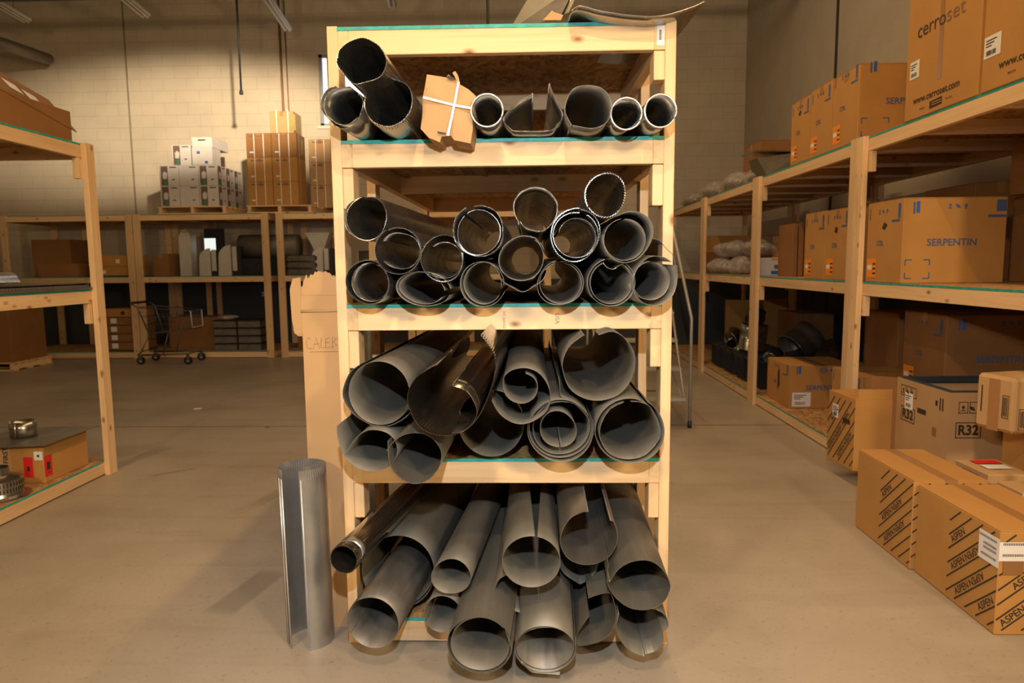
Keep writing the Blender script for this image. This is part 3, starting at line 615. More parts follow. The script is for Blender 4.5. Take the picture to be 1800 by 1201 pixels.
# ------------------------------------------------------------------ cartons
def carton(label, x0, x1, y0, y1, z0, z1, mat=None, rz=0.0, tilt=(0, 0), group=None, name='cardboard_box', flaps='closed', decals=(), tape=True, cat='box', bev=.004):
    """axis-aligned extents; decals: list of tuples (kind, face, u, v, ...) in metres from the face's lower-left corner as seen from outside"""
    mat = mat or CARD
    cx, cy = (x0+x1)/2, (y0+y1)/2; W, D, H = x1-x0, y1-y0, z1-z0
    t = empty(name, (cx, cy, z0), rz); t.rotation_euler = (tilt[0], tilt[1], rz); tag(t, label, cat, group)
    hx, hy = W/2, D/2
    bm = bmesh.new()
    if flaps == 'open':
        th = .005
        for a, b in [((-hx, -hy, 0), (hx, hy, th)), ((-hx, -hy, th), (hx, -hy+th, H)), ((-hx, hy-th, th), (hx, hy, H)), ((-hx, -hy+th, th), (-hx+th, hy-th, H)), ((hx-th, -hy+th, th), (hx, hy-th, H))]: addbox(bm, a, b)
    else:
        addbox(bm, (-hx, -hy, 0), (hx, hy, H-.004), bev)
    bm_obj('body', bm, mat, t)
    if flaps == 'closed':
        long_y = D >= W
        for s in (0, 1):
            if long_y: a, b = ((-hx+.001, -hy+.001, H-.004), (-.0015, hy-.001, H)) if s == 0 else ((.0015, -hy+.001, H-.004), (hx-.001, hy-.001, H))
            else: a, b = ((-hx+.001, -hy+.001, H-.004), (hx-.001, -.0015, H)) if s == 0 else ((-hx+.001, .0015, H-.004), (hx-.001, hy-.001, H))
            boxobj('flap', a, b, mat, t, .0012)
        if tape:
            bm = bmesh.new(); q = .028
            if long_y: addbox(bm, (-q, -hy-.0008, H), (q, hy+.0008, H+.0008)); addbox(bm, (-q, -hy-.0010, H-.07), (q, -hy-.0001, H+.0008))
            else: addbox(bm, (-hx-.0008, -q, H), (hx+.0008, q, H+.0008)); addbox(bm, (-hx-.0010, -q, H-.07), (-hx-.0001, q, H+.0008))
            bm_obj('tape', bm, M_TAPE, t)
    FR = {'F': (Vector((-hx, -hy, 0)), Vector((1, 0, 0)), Vector((0, 0, 1)), Vector((0, -1, 0))),
          'L': (Vector((-hx, hy, 0)), Vector((0, -1, 0)), Vector((0, 0, 1)), Vector((-1, 0, 0))),
          'R': (Vector((hx, -hy, 0)), Vector((0, 1, 0)), Vector((0, 0, 1)), Vector((1, 0, 0))),
          'T': (Vector((-hx, -hy, H)), Vector((1, 0, 0)), Vector((0, 1, 0)), Vector((0, 0, 1)))}
    inks = {}
    def bmfor(face, m, nm, off):
        k = (m.name, nm, face) if nm != 'printed_lettering' else (m.name, nm, face, len(inks))
        if k not in inks: inks[k] = (bmesh.new(), m, nm)
        return inks[k][0]
    for d in decals:
        kind, face = d[0], d[1]; o, U, V, Nn = FR[face]
        def P(u, v, off=.0016): return o+U*u+V*v+Nn*off
        if kind == 'text':
            _, _, s, u, v, size, m = d[:7]; ang = d[7] if len(d) > 7 else 0; bold = d[8] if len(d) > 8 else .012; asp = d[9] if len(d) > 9 else 1
            vs, fs, tw, thh = text_geo(s, bold); b = bmfor(face, m, 'printed_lettering', 0); ca, sa = math.cos(ang), math.sin(ang); k = size/.72; asp = (-asp/(tw*k)) if asp < 0 else asp
            vv = [b.verts.new(P(u+(q.x*k*asp*ca-q.y*k*sa), v+(q.x*k*asp*sa+q.y*k*ca), .0022)) for q in vs]
            for f in fs: b.faces.new([vv[i] for i in f])
        elif kind == 'rect':
            _, _, u, v, ww, hh, m, nm = d[:8]; off = d[8] if len(d) > 8 else .0014
            b = bmfor(face, m, nm, off); quad_bm(b, [P(u, v, off), P(u+ww, v, off), P(u+ww, v+hh, off), P(u, v+hh, off)])
        elif kind == 'frame':
            _, _, u, v, ww, hh, lw, m = d; b = bmfor(face, m, 'printed_frame', .0015)
            for (a, c, e, f) in ((u, v, ww, lw), (u, v+hh-lw, ww, lw), (u, v, lw, hh), (u+ww-lw, v, lw, hh)): quad_bm(b, [P(a, c), P(a+e, c), P(a+e, c+f), P(a, c+f)])
        elif kind == 'line':
            _, _, u0, v0, u1, v1, lw, m = d; b = bmfor(face, m, 'printed_lines', .0015); l = math.hypot(u1-u0, v1-v0) or 1; nx, ny = -(v1-v0)/l*lw/2, (u1-u0)/l*lw/2
            quad_bm(b, [P(u0-nx, v0-ny), P(u1-nx, v1-ny), P(u1+nx, v1+ny), P(u0+nx, v0+ny)])
        elif kind == 'poly':
            _, _, pts, m, nm = d[:5]; off = d[5] if len(d) > 5 else .0018; b = bmfor(face, m, nm, off); quad_bm(b, [P(u, v, off) for u, v in pts])
    for (b, m, nm) in inks.values():
        b.normal_update(); me = bpy.data.meshes.new(nm); b.to_mesh(me); b.free(); link(nm, me, m, t)
    return t
def barcode(face, u, v, w_, h_, n=14, m=None, seed=1):
    r = random.Random(seed); o = []; x = u
    for i in range(n):
        bw = w_/n*(.3+.5*r.random()); o.append(('rect', face, x, v, bw, h_, m or M_INK, 'barcode', .003)); x += w_/n
    return o
def sticker(face, u, v, w_, h_, seed=1):
    o = [('rect', face, u, v, w_, h_, M_WHITE, 'paper_label', .0018)]
    o += barcode(face, u+w_*.15, v+h_*.12, w_*.6, h_*.22, 12, seed=seed)
    for i in range(3): o.append(('rect', face, u+w_*.1, v+h_*(.52+.13*i), w_*(.35+.15*i), h_*.05, M_INK, 'label_print', .003))
    return o
def icons(face, u, v, s, m, n=3):
    o = []
    for i in range(n):
        a = u+i*s*1.35
        if i % 3 == 0: o += [('rect', face, a+s*.3, v+s*.5, s*.4, s*.4, m, 'handling_icons'), ('rect', face, a+s*.1, v+s*.1, s*.8, s*.12, m, 'handling_icons'), ('rect', face, a+s*.44, v+s*.1, s*.12, s*.5, m, 'handling_icons')]
        elif i % 3 == 1: o += [('poly', face, [(a, v+s*.9), (a+s*.7, v+s*.7), (a+s, v+s*.1), (a+s*.3, v+s*.3)], m, 'handling_icons')]
        else: o += [('poly', face, [(a+s*.5, v+s), (a+s*.9, v+s*.45), (a+s*.1, v+s*.45)], m, 'handling_icons'), ('rect', face, a+s*.35, v, s*.3, s*.45, m, 'handling_icons')]
    return o
def coil_decals(dep, H, wF=None, orange=True):
    """blue print of the coil cartons: L face carries COIL + orange sticker, F face carries SERPENTIN"""
    o = [('text', 'L', 'COIL', dep*.30, H*.46, .034, M_BLUE, 0, .01, .85)] + icons('L', dep*.32, H*.85, .035, M_BLUE) + [
        ('rect', 'L', dep*.86, H*.78, .03, .09, M_BLUE, 'handling_icons'), ('rect', 'L', dep*.70, H*.74, .10, .014, M_BLUE, 'handling_icons'), ('rect', 'L', .03, H*.80, .012, .07, M_BLUE, 'handling_icons')]
    if orange: o += [('rect', 'L', .02, H*.06, .13, H*.24, M_ORANGE, 'orange_sticker', .0018), ('rect', 'L', .03, H*.16, .06, .03, M_WHITE, 'paper_label', .0024)]
    if orange:
        for i in range(3): o.append(('rect', 'L', .10, H*(.10+.06*i), .04, .012, M_INK, 'label_print', .0024))
    if wF:
        o += [('text', 'F', 'SERPENTIN', wF*.24, H*.44, .044, M_BLUE, 0, .018, -.30)] + icons('F', wF*.42, H*.87, .035, M_BLUE2) + [
            ('rect', 'F', wF*.09, H*.82, .012, .07, M_BLUE, 'handling_icons'), ('rect', 'F', wF*.12, H*.83, .022, .07, M_BLUE2, 'handling_icons'), ('rect', 'F', wF*.90, H*.84, .06, .07, M_BLUE, 'handling_icons'), ('rect', 'F', wF*.82, H*.77, .12, .016, M_BLUE, 'handling_icons')]
        for (a, b, sx_, sy_) in ((.02, .24, 1, -1), (.26, .24, -1, -1), (.02, .02, 1, 1), (.26, .02, -1, 1)):
            u, v = wF*a+.01, H*b+.02
            o += [('line', 'F', u, v, u+.04*sx_, v, .007, M_BLUE), ('line', 'F', u, v, u, v+.035*sy_*1, .007, M_BLUE)]
    return o
Z1, Z2, Z3 = [z+.0005 for z in LV]
# --- top deck, right racks
dc = [('text', 'L', 'cerro', .11, .455, .085, M_INK, 0, .0, -.275), ('text', 'L', 'set', .395, .455, .085, M_GREY, 0, .0, -.165), ('text', 'L', 'www.cerroset.com', .095, .085, .040, M_INK, 0, .015, -.45), ('text', 'L', 'MADE IN', .17, .040, .010, M_INK), ('text', 'L', 'THE U.S.A.', .42, .042, .010, M_INK)]
dc += [('poly', 'L', [(.27, .025), (.39, .030), (.39, .070), (.27, .065)], M_INK, 'printed_flag'), ('rect', 'L', .29, .040, .10, .004, CARD, 'printed_flag_stripes', .0024), ('rect', 'L', .29, .052, .10, .004, CARD, 'printed_flag_stripes', .0024)]
dc += sticker('L', .045, .235, .10, .10, 3) + [('rect', 'L', .33, .17, .04, .72, M_TAPE, 'tape', .0012)]
carton('tall brown carton lettered cerroset, on the top deck beside the blue-printed coil cartons', 2.27, 2.95, 3.715, 4.415, Z1, 3.17, rz=0, decals=dc)
dc2 = [('text', 'L', 'www.cerroset.com', .13, .085, .040, M_INK, 0, .015, -.45), ('text', 'L', 'MADE IN', .20, .045, .010, M_INK), ('text', 'L', 'cerroset', .13, .455, .085, M_INK, 0, 0, -.45)] + sticker('L', .012, .16, .125, .105, 5)
carton('brown carton with web address cut off by the right edge, on the top deck', 2.27, 2.95, 2.98, 3.69, Z1, 3.17, decals=dc2)
carton('brown coil carton on the top deck showing the start of blue SERPENTIN lettering', 2.275, 3.05, 5.04, 5.46, Z1, 2.80, decals=coil_decals(.42, .56, .775))
carton('slim brown coil carton on the top deck, middle one of the three coil cartons', 2.275, 3.05, 5.475, 5.88, Z1, 2.81, decals=coil_decals(.39, .53))
carton('slim brown coil carton on the top deck, farthest of its row', 2.275, 3.05, 5.90, 6.30, Z1, 2.80, decals=coil_decals(.40, .52)+[('poly', 'L', [(.16, .40), (.20, .39), (.22, .42), (.19, .44)], M_INK, 'hand_hole')])
carton('plain brown carton on the top deck near the room corner', 2.55, 3.25, 8.0, 8.6, Z1, 2.79, mat=CARD_D, flaps='closed', decals=sticker('F', .05, .34, .10, .06)+[('rect', 'F', .22, .36, .10, .03, M_INK, 'hand_hole')])
# --- mid deck
W_ = 2.77-2.29
carton('wide brown carton with full blue SERPENTIN print at the front of the middle deck', 2.29, 2.915, 4.40, 4.86, Z2, 1.83, tape=False, decals=coil_decals(.46, .52, .62)+[('poly', 'L', [(.20, .35), (.24, .34), (.27, .37), (.23, .39)], M_INK, 'hand_hole')])
carton('brown coil carton on the middle deck just behind the doubled post', 2.30, 3.05, 5.16, 5.55, Z2, 1.835, decals=coil_decals(.39, .53)+[('poly', 'L', [(.15, .36), (.20, .35), (.21, .39), (.17, .40)], M_INK, 'hand_hole')])
carton('brown coil carton on the middle deck, second behind the doubled post', 2.30, 3.05, 5.565, 5.97, Z2, 1.84, decals=coil_decals(.40, .53))
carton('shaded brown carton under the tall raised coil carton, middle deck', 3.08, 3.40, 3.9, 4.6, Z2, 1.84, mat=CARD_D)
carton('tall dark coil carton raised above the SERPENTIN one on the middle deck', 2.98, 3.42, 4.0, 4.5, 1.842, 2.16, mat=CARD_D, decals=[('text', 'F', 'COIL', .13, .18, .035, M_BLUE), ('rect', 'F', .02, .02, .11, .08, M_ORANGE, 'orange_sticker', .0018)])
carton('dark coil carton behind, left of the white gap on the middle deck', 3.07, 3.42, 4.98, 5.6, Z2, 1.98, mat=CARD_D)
def stripes(face, u0, v0, u1, v1, text='ASPEN', sp=.115, ang=math.radians(33), size=.032, lw=.008, m=None, phase=0.0):
    """diagonal line pairs with repeated lettering, clipped to a rectangle"""
    m = m or M_INK; o = []; ca, sa = math.cos(ang), math.sin(ang)
    def clip(c):   # line: point p + t*(ca,sa), offset c along normal (-sa,ca)
        px, py = -sa*c, ca*c; t0, t1 = -9, 9
        for (p, d, lo, hi) in ((px, ca, u0, u1), (py, sa, v0, v1)):
            a, b = (lo-p)/d, (hi-p)/d
            if a > b: a, b = b, a
            t0, t1 = max(t0, a), min(t1, b)
        return (px, py, t0, t1) if t1-t0 > .03 else None
    k = -30
    vs, fs, tw, th = text_geo(text, .012); tl = tw*size/.72*.95
    while k < 60:
        c = k*sp/2+phase; r = clip(c)
        if r:
            px, py, a, b = r; o.append(('line', face, px+ca*a, py+sa*a, px+ca*b, py+sa*b, lw, m))
            if k % 2 == 0:
                c2 = c+sp*.25-size*.5; r2 = clip(c2); r3 = clip(c2+size)
                if r2 and r3:
                    a, b = max(r2[2], r3[2]), min(r2[3], r3[3]); t = a+.01+(k*37 % 5)*.012; q = 0
                    px, py = -sa*c2, ca*c2
                    while t+tl < b:
                        if q % 2 == 0: o.append(('text', face, text, px+ca*t, py+sa*t, size, m, ang, .012, .95))
                        else:
                            o.append(('text', face, text, px+ca*(t+tl)-sa*size, py+sa*(t+tl)+ca*size, size, m, ang+math.pi, .012, .95))
                        t += tl+.012; q += 1
        k += 1
    return o
for i, (z0, z1) in enumerate(((Z2, 1.56), (1.562, 1.80), (1.802, 2.17))):
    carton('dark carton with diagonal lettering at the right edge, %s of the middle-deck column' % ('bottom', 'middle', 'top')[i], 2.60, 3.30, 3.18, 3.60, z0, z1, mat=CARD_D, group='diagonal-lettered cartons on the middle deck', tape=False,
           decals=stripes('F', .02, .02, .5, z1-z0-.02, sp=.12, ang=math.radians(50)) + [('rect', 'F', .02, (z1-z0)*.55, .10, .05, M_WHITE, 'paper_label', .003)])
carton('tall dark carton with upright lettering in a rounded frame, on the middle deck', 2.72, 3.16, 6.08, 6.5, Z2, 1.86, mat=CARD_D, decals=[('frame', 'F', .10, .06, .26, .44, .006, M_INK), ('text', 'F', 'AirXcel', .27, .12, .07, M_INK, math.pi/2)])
carton('upright brown carton beside the rounded-frame one on the middle deck', 2.66, 2.715, 6.15, 6.5, Z2, 1.87)
for i in range(4):
    carton('thin upright brown carton, number %s from the left, behind the bagged parts' % ('one', 'two', 'three', 'four')[i], 2.44+i*.055, 2.485+i*.055, 6.62, 7.0, Z2, 1.80+.012*i, group='thin upright cartons on the middle deck', tape=False, mat=CARD_D)
carton('small open brown carton on the middle deck behind the bagged parts', 2.65, 2.9, 8.0, 8.3, Z2, 1.75, mat=CARD_D, flaps='open')
carton('small brown carton on the middle deck, right behind the bagged parts', 2.62, 2.95, 7.4, 7.7, Z2, 1.72)
carton('white printed carton with dark blue band, beside the bagged parts', 2.31, 2.62, 7.16, 7.34, Z2, 1.49, mat=M_WBOX, tape=False, decals=[('rect', 'F', 0.12, .015, .18, .035, M_BLUE2, 'blue_band'), ('rect', 'F', .24, .11, .03, .04, M_BLUE2, 'blue_square'), ('rect', 'L', .10, .05, .04, .08, M_INK, 'printed_figure'), ('rect', 'F', .12, .155, .19, .02, M_ORANGE, 'orange_band'), ('rect', 'F', .15, .07, .06, .04, M_BROWNPR, 'printed_picture')])
carton('brown carton on the middle deck behind the far post', 2.4, 3.2, 9.5, 10.1, Z2+.27, 1.80, mat=CARD)
carton('dark crate on the middle deck under a brown carton, behind the far post', 2.4, 3.2, 9.5, 10.1, Z2, 1.574, mat=CARD_D, decals=[('rect', 'F', .1, .06, .12, .06, M_GREY, 'paper_label')])
# --- lower deck
carton('brown SERPENTIN carton on the bottom deck next to the black bins', 2.36, 2.97, 6.35, 6.97, Z3, .50, decals=coil_decals(.62, .39, .61, False)+sticker('F', .02, .02, .17, .13, 7)+[('poly', 'L', [(.3, .12), (.36, .18), (.34, .34), (.30, .30)], M_INK, 'torn_hole')]) 
carton('brown coil carton on the bottom deck standing behind the diagonal-lettered leaning one', 2.42, 3.15, 5.10, 5.62, Z3, .60, decals=coil_decals(.52, .5, .73))
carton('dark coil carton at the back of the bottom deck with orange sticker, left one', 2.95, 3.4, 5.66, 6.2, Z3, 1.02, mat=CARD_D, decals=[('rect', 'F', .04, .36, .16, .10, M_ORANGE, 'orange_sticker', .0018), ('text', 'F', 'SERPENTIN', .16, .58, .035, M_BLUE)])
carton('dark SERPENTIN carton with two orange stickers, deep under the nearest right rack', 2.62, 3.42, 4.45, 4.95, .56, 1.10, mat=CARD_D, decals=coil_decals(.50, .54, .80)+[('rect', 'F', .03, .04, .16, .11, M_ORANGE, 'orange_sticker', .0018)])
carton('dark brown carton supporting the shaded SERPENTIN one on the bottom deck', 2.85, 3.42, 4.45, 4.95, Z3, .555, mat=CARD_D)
# leaning carton with diagonal lettering
t = carton('brown carton with diagonal lettering and loose top flap, jutting off the bottom deck', 2.04, 2.47, 4.41, 4.76, .106, .575, tape=False, rz=.06, tilt=(0, .0), decals=stripes('L', .0, .02, .345, .44, sp=.11, ang=math.radians(50)) + sticker('L', .06, .30, .08, .09, 4) + [('rect', 'L', .20, .29, .09, .03, M_INK, 'hand_hole')])
boxobj('loose_flap', (-.20, -.172, .468), (.20, -.168, .53), CARD, t).rotation_euler = (.0, 0, 0)
# R32 carton, open with dark liner
dr = []
for f, w_ in (('L', .55), ('F', .62)):
    dr += [('frame', f, .06 if f == 'L' else .04, .36, .155 if f == 'L' else .14, .09, .005, M_INK), ('text', f, 'R32', .078 if f == 'L' else .055, .377, .056, M_INK, 0, .035, -.12 if f == 'L' else -.11)]
    for i in range(3 if f == 'L' else 2): dr += [('frame', f, .05+i*.06, .515 if f == 'L' else .50, .052, .065, .004, M_INK)]
    dr += icons(f, .058, .525 if f == 'L' else .51, .036, M_INK, 3 if f == 'L' else 2)
dr += sticker('L', .10, .44, .09, .10, 8) + [('rect', 'L', .24, .44, .09, .03, M_INK, 'hand_hole'), ('rect', 'L', .46, .50, .012, .07, M_INK, 'printed_bars'), ('rect', 'L', .485, .50, .012, .07, M_INK, 'printed_bars'), ('rect', 'L', .42, .52, .022, .03, M_INK, 'printed_bars'), ('rect', 'L', .40, .34, .04, .05, M_GREY, 'printed_square'), ('text', 'F', 'HANDLE WITH CARE', .24, .05, .018, M_INK)]
t = carton('pale open carton marked R32 with dark plastic rim inside, right side', 2.30, 2.92, 3.84, 4.39, Z3, .72, mat=CARD_P, flaps='open', tape=False, decals=dr)
bm = bmesh.new()
for a, b in [((-.30, -.265, .585), (.30, -.235, .622)), ((-.30, .235, .585), (.30, .265, .622)), ((-.30, -.235, .585), (-.27, .235, .622)), ((.27, -.235, .585), (.30, .235, .622)), ((-.27, -.235, .50), (.27, .235, .52))]: addbox(bm, a, b, .003)
bm_obj('plastic_rim', bm, M_NAVY, t)
b2 = boxobj('open_flap', (-.33, -.27, .30), (-.3105, .27, .31), CARD_P, t); bpy.data.objects.remove(b2)
fl = bmesh.new(); q = [(-.31, .275, .02), (-.31, .275, .61), (-.40, .42, .60), (-.40, .42, .02)]; quad_bm(fl, q)
f2 = bm_obj('side_flap', fl, CARD_D, t); f2.modifiers.new('th', 'SOLIDIFY').thickness = .004
# floor cartons
def aspen(label, x0, y0, y1, h, w_, ustart):
    D = y1-y0
    d = stripes('L', ustart, .02, D-.003, h-.015, sp=.094, ang=math.radians(41), size=.029, lw=.0065) + stripes('F', .003, .02, w_-.01, h-.015, sp=.094, ang=math.radians(38), size=.029, lw=.0065)
    return carton(label, x0, x0+w_, y0, y1, 0.001, h, decals=d, tape=True)
t = aspen('nearest floor carton with diagonal lettering and white wrap-around label, right edge', 1.782, 2.604, 3.17, .418, .36, .25)
bm = bmesh.new(); addbox(bm, (-.1840, -.2868, .27), (-.1832, -.165, .385)); addbox(bm, (-.1832, -.2868, .30), (.02, -.2860, .375)); w0 = bm_obj('wraparound_label', bm, M_WHITE, t)
bm = bmesh.new(); r_ = random.Random(4)
for (zz, n_) in ((.362, 16), (.335, 12), (.318, 12), (.29, 14)):
    for i in range(n_): a = -.27+i*.0065; quad_bm(bm, [(-.1846, a+.0035, zz), (-.1846, a, zz), (-.1846, a, zz+.010), (-.1846, a+.0035, zz+.010)])
for (zz, n_) in ((.362, 26), (.318, 20)):
    for i in range(n_): a = -.17+i*.0065; quad_bm(bm, [(a, -.2874, zz), (a+.0035, -.2874, zz), (a+.0035, -.2874, zz+.010), (a, -.2874, zz+.010)])
bm_obj('barcode', bm, M_INK, w0)
bm = bmesh.new(); addbox(bm, (-.165, -.2875, .245), (-.09, -.2835, .30), 0); bm_obj('torn_window', bm, CARD_D, t)
aspen('second floor carton with diagonal lettering, behind the labelled one', 1.768, 3.185, 3.736, .432, .34, .255)
# taped carton overhanging at the right edge and what carries it
carton('plain brown carton on the floor under the taped one, beside the R32 carton', 2.45, 3.0, 3.22, 3.62, Z3, .628, mat=CARD)
carton('brown taped carton overhanging above the R32 print at the right edge', 2.209, 2.709, 3.309, 3.519, .63, .90, mat=CARD_L, rz=.25, bev=.016, flaps='none', decals=[('rect', 'L', .075, .0, .06, .25, M_TAPE, 'tape', .0012), ('rect', 'L', .035, .08, .007, .13, M_INK, 'printed_bars'), ('frame', 'L', .15, .07, .035, .11, .003, M_INK), ('frame', 'F', .03, .02, .08, .10, .003, M_INK)] + barcode('L', .155, .08, .025, .09, 7) + barcode('F', .037, .03, .066, .08, 9, seed=3))
carton('brown carton carrying two small parcels, behind the diagonal-lettered floor cartons', 2.243, 2.43, 2.90, 3.21, Z3, .34, mat=CARD)
carton('small brown parcel with a red printed top, beside the floor cartons', 2.155, 2.36, 3.26, 3.52, .342, .44, mat=CARD_L, flaps='none', decals=[('rect', 'T', .05, .17, .13, .06, M_RED, 'red_print', .0012), ('rect', 'T', .05, .08, .12, .07, M_WHITE, 'paper_label'), ('rect', 'L', .06, .02, .13, .05, M_INK, 'torn_hole')])
carton('small brown parcel with white barcode label, nearest the right edge', 2.155, 2.36, 2.93, 3.20, .342, .43, mat=CARD_L, flaps='none', decals=[('rect', 'L', .17, .0, .075, .086, M_WHITE, 'paper_label'), ('rect', 'T', .05, .02, .09, .07, M_WHITE, 'paper_label')] + barcode('L', .18, .015, .05, .035, 9))

carton('plain brown carton under the red-topped parcel, behind the diagonal-lettered floor cartons', 2.243, 2.44, 3.235, 3.56, Z3, .34)
# ------------------------------------------------------------------ bins, fittings and bags on the right racks
def bin_(label, x0, x1, y0, y1, z0, h):
    t = empty('storage_bin', ((x0+x1)/2, (y0+y1)/2, z0)); tag(t, label, 'bin', 'black storage bins on the bottom deck'); hx, hy = (x1-x0)/2, (y1-y0)/2
    bm = bmesh.new(); n = 4; th = .006; s = .86
    o = [(-hx, -hy), (hx, -hy), (hx, hy), (-hx, hy)]
    lo = [bm.verts.new((x*s, y*s, 0)) for x, y in o]; hi = [bm.verts.new((x, y, h)) for x, y in o]; hi2 = [bm.verts.new((x-th*(1 if x > 0 else -1), y-th*(1 if y > 0 else -1), h)) for x, y in o]; lo2 = [bm.verts.new((x*s*.96, y*s*.96, th)) for x, y in o]
    bm.faces.new(lo[::-1]); bm.faces.new(lo2)
    for i in range(4):
        j = (i+1) % 4
        bm.faces.new((lo[i], lo[j], hi[j], hi[i])); bm.faces.new((hi[i], hi[j], hi2[j], hi2[i])); bm.faces.new((hi2[i], hi2[j], lo2[j], lo2[i]))
    bm_obj('tub', bm, M_BLACK, t)
    bm = bmesh.new()
    for a, b in (((-hx-.012, -hy-.012, h-.02), (hx+.012, -hy, h)), ((-hx-.012, hy, h-.02), (hx+.012, hy+.012, h)), ((-hx-.012, -hy, h-.02), (-hx, hy, h)), ((hx, -hy, h-.02), (hx+.012, hy, h))): addbox(bm, a, b, .002)
    bm_obj('rim', bm, M_BLACK, t)
    bm = bmesh.new()
    for i in range(5): y = -hy*.8+i*hy*.4; addbox(bm, (-hx*.98-.004, y-.006, .03), (-hx*.88, y+.006, h-.03))
    bm_obj('ribs', bm, M_BLACK, t)
    return t
for i, (ya, wd) in enumerate((('farthest', 9.0), ('third', 8.5), ('second', 8.0), ('nearest', 7.5))):
    bin_('black plastic bin full of steel fittings on the bottom deck, %s of the four' % ya if ya != 'nearest' else 'black plastic bin nearest the SERPENTIN carton, full of steel fittings', 2.37, 3.0, wd-.21, wd+.21, Z3, .30)
def fitting(label, loc, r, L, rot, mat=M_SHINY, elbow=False, group='steel duct fittings in the bins'):
    t = empty('duct_elbow' if elbow else 'duct_collar', loc); t.rotation_euler = rot; tag(t, label, 'duct fitting', group)
    bm = bmesh.new(); n = 24; segs = 5 if elbow else 3; rings = []
    for k in range(segs+1):
        if elbow:
            a = k/segs*math.pi/2; c = Vector((0, 1.3*r*(1-math.cos(a)), 1.3*r*math.sin(a))); U = Vector((1, 0, 0)); V = Vector((0, math.cos(a), -math.sin(a)))
        else: c = Vector((0, 0, L*k/segs)); U = Vector((1, 0, 0)); V = Vector((0, 1, 0))
        for rr in ((r*1.03, r) if (elbow or k in (0, 1, 3)) else (r,)):
            rings.append([bm.verts.new(c+U*rr*math.cos(2*math.pi*i/n)+V*rr*math.sin(2*math.pi*i/n)) for i in range(n)])
    for a, b in zip(rings, rings[1:]):
        for i in range(n): bm.faces.new((a[i], a[(i+1) % n], b[(i+1) % n], b[i]))
    o = bm_obj('shell', bm, mat, t, True); o.modifiers.new('th', 'SOLIDIFY').thickness = .002
    bm = bmesh.new(); tube_bm(bm, [(r*1.02*math.cos(a*math.pi/12), r*1.02*math.sin(a*math.pi/12), 0) for a in range(25)], .004, 6); bm_obj('rolled_bead', bm, M_SHINY, t, True)
    return t
R_ = random.Random(11)
fitting('big shiny steel duct collar standing highest in the far bins', (2.60, 8.25, .42), .15, .30, (.05, .08, 0))
fitting('shiny steel cone lying on its side left of the tall collar in the bins', (2.50, 8.75, .48), .10, .16, (0, 1.2, .4), elbow=True)
fitting('dark-topped steel collar perched above the tall shiny one', (2.62, 8.28, .735), .10, .16, (.3, .2, 0), mat=M_DARKMET)
fitting('wide dark steel elbow tilted towards the right, above the SERPENTIN carton', (2.78, 7.45, .50), .19, .28, (.0, 1.0, .3), mat=M_GALV)
fitting('crumpled shiny elbow right of the wide dark one', (3.02, 7.25, .42), .10, .2, (.8, .6, .2), elbow=True)
for i in range(9):
    fitting('small shiny steel fitting, %s along the heap in the bins' % ('first', 'second', 'third', 'fourth', 'fifth', 'sixth', 'seventh', 'eighth', 'ninth')[i], (2.45+.42*R_.random(), 7.4+1.7*R_.random(), .36+.05*R_.random()), .05+.03*R_.random(), .10, (R_.random()*2, R_.random()*2, R_.random()*3), elbow=i % 2 == 0, group='small fittings heaped in the bins')
carton('brown board-sided carton behind the steel fittings on the bottom deck', 2.60, 3.4, 9.35, 9.42, Z3, .95, flaps='none')
carton('plain brown carton behind the black bins on the bottom deck', 3.02, 3.4, 7.9, 8.6, Z3, .86, mat=CARD_D)
carton('dark open wooden box beside the SERPENTIN carton on the bottom deck', 2.99, 3.42, 6.0, 6.45, Z3, .52, mat=CARD_D, flaps='open')
def bag(label, loc, size, seed, group, core=True):
    t = empty('plastic_bag', loc); tag(t, label, 'bag', group); r = random.Random(seed)
    bm = bmesh.new(); bmesh.ops.create_icosphere(bm, subdivisions=4, radius=1)
    ph = [r.random()*6 for _ in range(6)]
    for v in bm.verts:
        p = v.co; q = 1+.16*math.sin(2.5*p.x+ph[0])*math.sin(3*p.y+ph[1])+.05*math.sin(4*p.z+ph[2]+3*p.x)+.02*math.sin(11*p.x+7*p.y+ph[3])
        p *= q; p.x *= size[0]; p.y *= size[1]; p.z = max(-1, p.z)*size[2]
        if p.z < -size[2]*.75: p.z = -size[2]*.75
        p.z += size[2]*.75
    bm_obj('film', bm, M_FILM, t, True)
    if core:
        bm = bmesh.new(); addbox(bm, (-size[0]*.6, -size[1]*.6, .01), (size[0]*.6, size[1]*.6, size[2]*1.0), .02); addbox(bm, (-size[0]*.3, -size[1]*.65, size[2]*.5), (size[0]*.45, -size[1]*.6, size[2]*.8))
        bm_obj('wrapped_part', bm, M_GALV, t)
    return t
gb = 'bagged parts on the right racks'
bag('clear plastic bag of steel parts hanging over the far post, middle deck', (2.46, 8.95, Z2+.01), (.20, .30, .11), 1, gb)
bag('clear plastic bag of steel parts on the middle deck next to the white printed carton', (2.50, 8.2, Z2+.01), (.22, .32, .11), 2, gb)
bag('clear plastic bag lying on top of two others on the middle deck, left one', (2.55, 8.8, Z2+.20), (.24, .34, .12), 3, gb)
bag('clear plastic bag lying on top of the pile on the middle deck, right one', (2.62, 7.95, Z2+.20), (.26, .42, .12), 4, gb)
bag('clear plastic bag on the top deck next to the corner post', (2.42, 10.6, Z1+.01), (.16, .45, .10), 5, gb)
bag('clear plastic bag with bright metal showing, on the top deck', (2.45, 9.55, Z1+.01), (.17, .35, .12), 6, gb)
bag('long clear plastic bag on the top deck behind the second post', (2.48, 8.55, Z1+.01), (.18, .42, .12), 7, gb)
bag('crumpled clear plastic bag on the top deck in front of the plain brown carton', (2.45, 7.55, Z1+.01), (.17, .35, .08), 8, gb)
